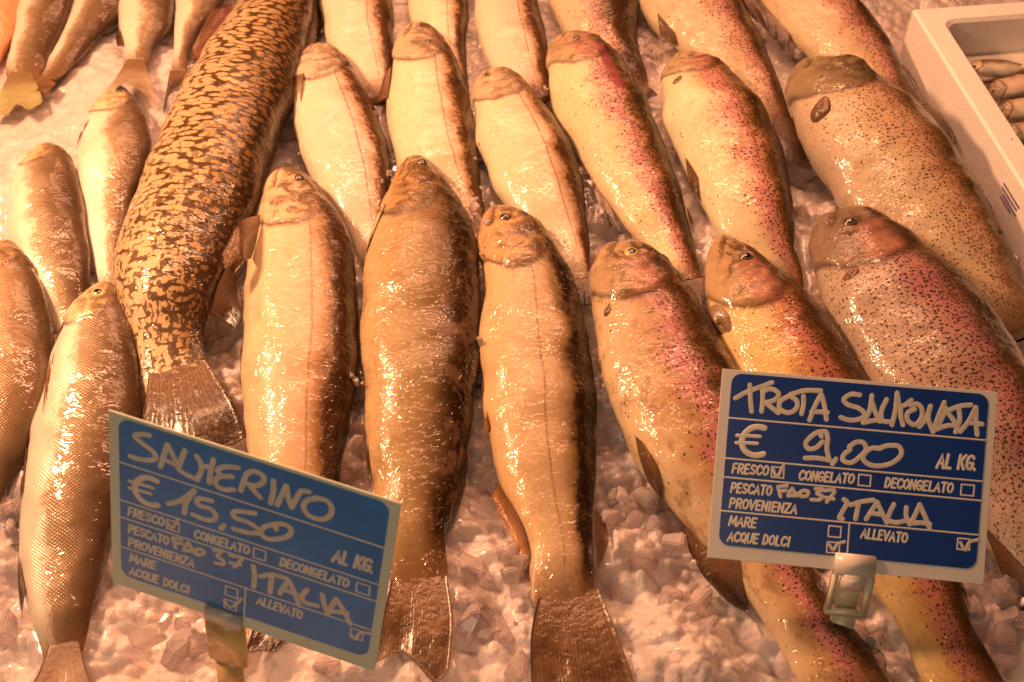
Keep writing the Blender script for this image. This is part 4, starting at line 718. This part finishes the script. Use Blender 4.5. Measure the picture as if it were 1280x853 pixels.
# ------------------------------------------------------------------ foam box with small fish
FOAM = simple('foam', (.93, .86, .80), .6, .03, 120, bump=.0006, Subsurface_Weight=.2, Subsurface_Radius=(.006, .005, .004))
zt = .048; P0 = at(1140, 11, zt); Xd = np.array([.9925, .122, 0]); Yd = np.array([.1255, -.9921, 0]); Zd = np.array([0, 0, 1.])
def loop(x0, x1, y0, y1, r, z, n=6): return [P0 * [1, 1, 0] + Xd * x + Yd * y + Zd * z for x, y in rrect(0, 0, x0, x1, y0, y1, r, n)]
wl, wdx, tk = .42, .30, .023
loops = [loop(0, wdx, 0, wl, .003, -.01), loop(0, wdx, 0, wl, .003, zt - .002), loop(.002, wdx - .002, .002, wl - .002, .003, zt), loop(tk - .003, wdx - tk + .003, tk - .003, wl - tk + .003, .012, zt), loop(tk, wdx - tk, tk, wl - tk, .012, zt - .003), loop(tk + .003, wdx - tk - .003, tk + .003, wl - tk - .003, .012, .012)]
k = len(loops[0]); V = [p for l in loops for p in l]; F = grid_faces(len(loops), k, True) + [tuple(5 * k + j for j in range(k))]
fb = mesh_obj('foam_box', V, F, FOAM, smooth=False); tag(fb, 'white foam box holding small fish, at the right edge of the ice', 'box')
STAMP = simple('stamp_ink', (.16, .12, .22), .6, .2, 200)
so = P0 * [1, 1, 0] - Xd * .0003
sp = []
for i, (y0, y1, z0, z1) in enumerate([(.222, .252, .030, .0315), (.222, .250, .026, .0275), (.226, .252, .022, .0232), (.224, .244, .0185, .0196)]):
    sp.append(box_mesh(so, Yd, Zd, -Xd, y0, y1, z0, z1, -.0004, .0003, .0001))
mesh_obj('stamp', *join(sp), STAMP, fb).matrix_parent_inverse.identity()
def small_fish(p0, p1, hw, mat, label, off, name='small_fish'):
    p0, p1 = np.array(p0, float), np.array(p1, float); d = (p1 - p0); nn = np.array([-d[1], d[0]]); nn /= np.linalg.norm(nn)
    st = [tuple(p0)]
    for t, k in ((.08, .55), (.22, .9), (.42, 1), (.65, .75), (.85, .4), (1, .22)):
        c = p0 + d * t; a, b = c - nn * hw * k, c + nn * hw * k; st.append((*a, *b) )
    return fish(name, st, mat, label, 'fish', 'small fish in the foam box', lift=(.022, .02, .02), off=off, eye=tuple(p0 + d * .10 - nn * hw * .15), eye_r=2.2, eye_mat=IRISD)
small_fish((1208, 84), (1310, 90), 9, M['whitefish'], 'slim silver fish along the far inner wall of the foam box', 9.0)
small_fish((1232, 118), (1330, 96), 14, M['char'], 'pinkish small fish in the foam box below the slim silver one', 9.3)
small_fish((1242, 142), (1340, 128), 13, M['char_cream'], 'shiny golden small fish in the middle of the foam box', 9.6)
small_fish((1250, 170), (1350, 158), 13, M['char'], 'brown backed small fish nearest the front in the foam box', 9.9)
small_fish((1330, 78), (1222, 104), 8, M['whitefish'], 'pale small fish crossing under the slim silver one in the foam box', 10.2)
small_fish((1262, 196), (1360, 176), 10, M['whitefish'], 'pale small fish beside the herb sprig in the foam box', 10.5)
LEAF = simple('herb', (.10, .13, .03), .5, .3, 200)
hp = []
for i in range(26):
    a = RNG.uniform(0, 6.28); c = at(1279 + RNG.normal(0, 5), 190 + RNG.normal(0, 11), .044); d = np.array([math.cos(a), math.sin(a), RNG.uniform(-.2, .5)]) * RNG.uniform(.006, .012)
    hp.append(seg_tube([(0, 0), (.5, .02), (1, 0)], .10, .0005, c, d, np.cross(d, [0, 0, 1.]) , np.array([0, 0, 1.])))
hb = mesh_obj('herb_sprig', *join(hp), LEAF); tag(hb, 'small green herb sprig on the fish in the foam box', 'herb')
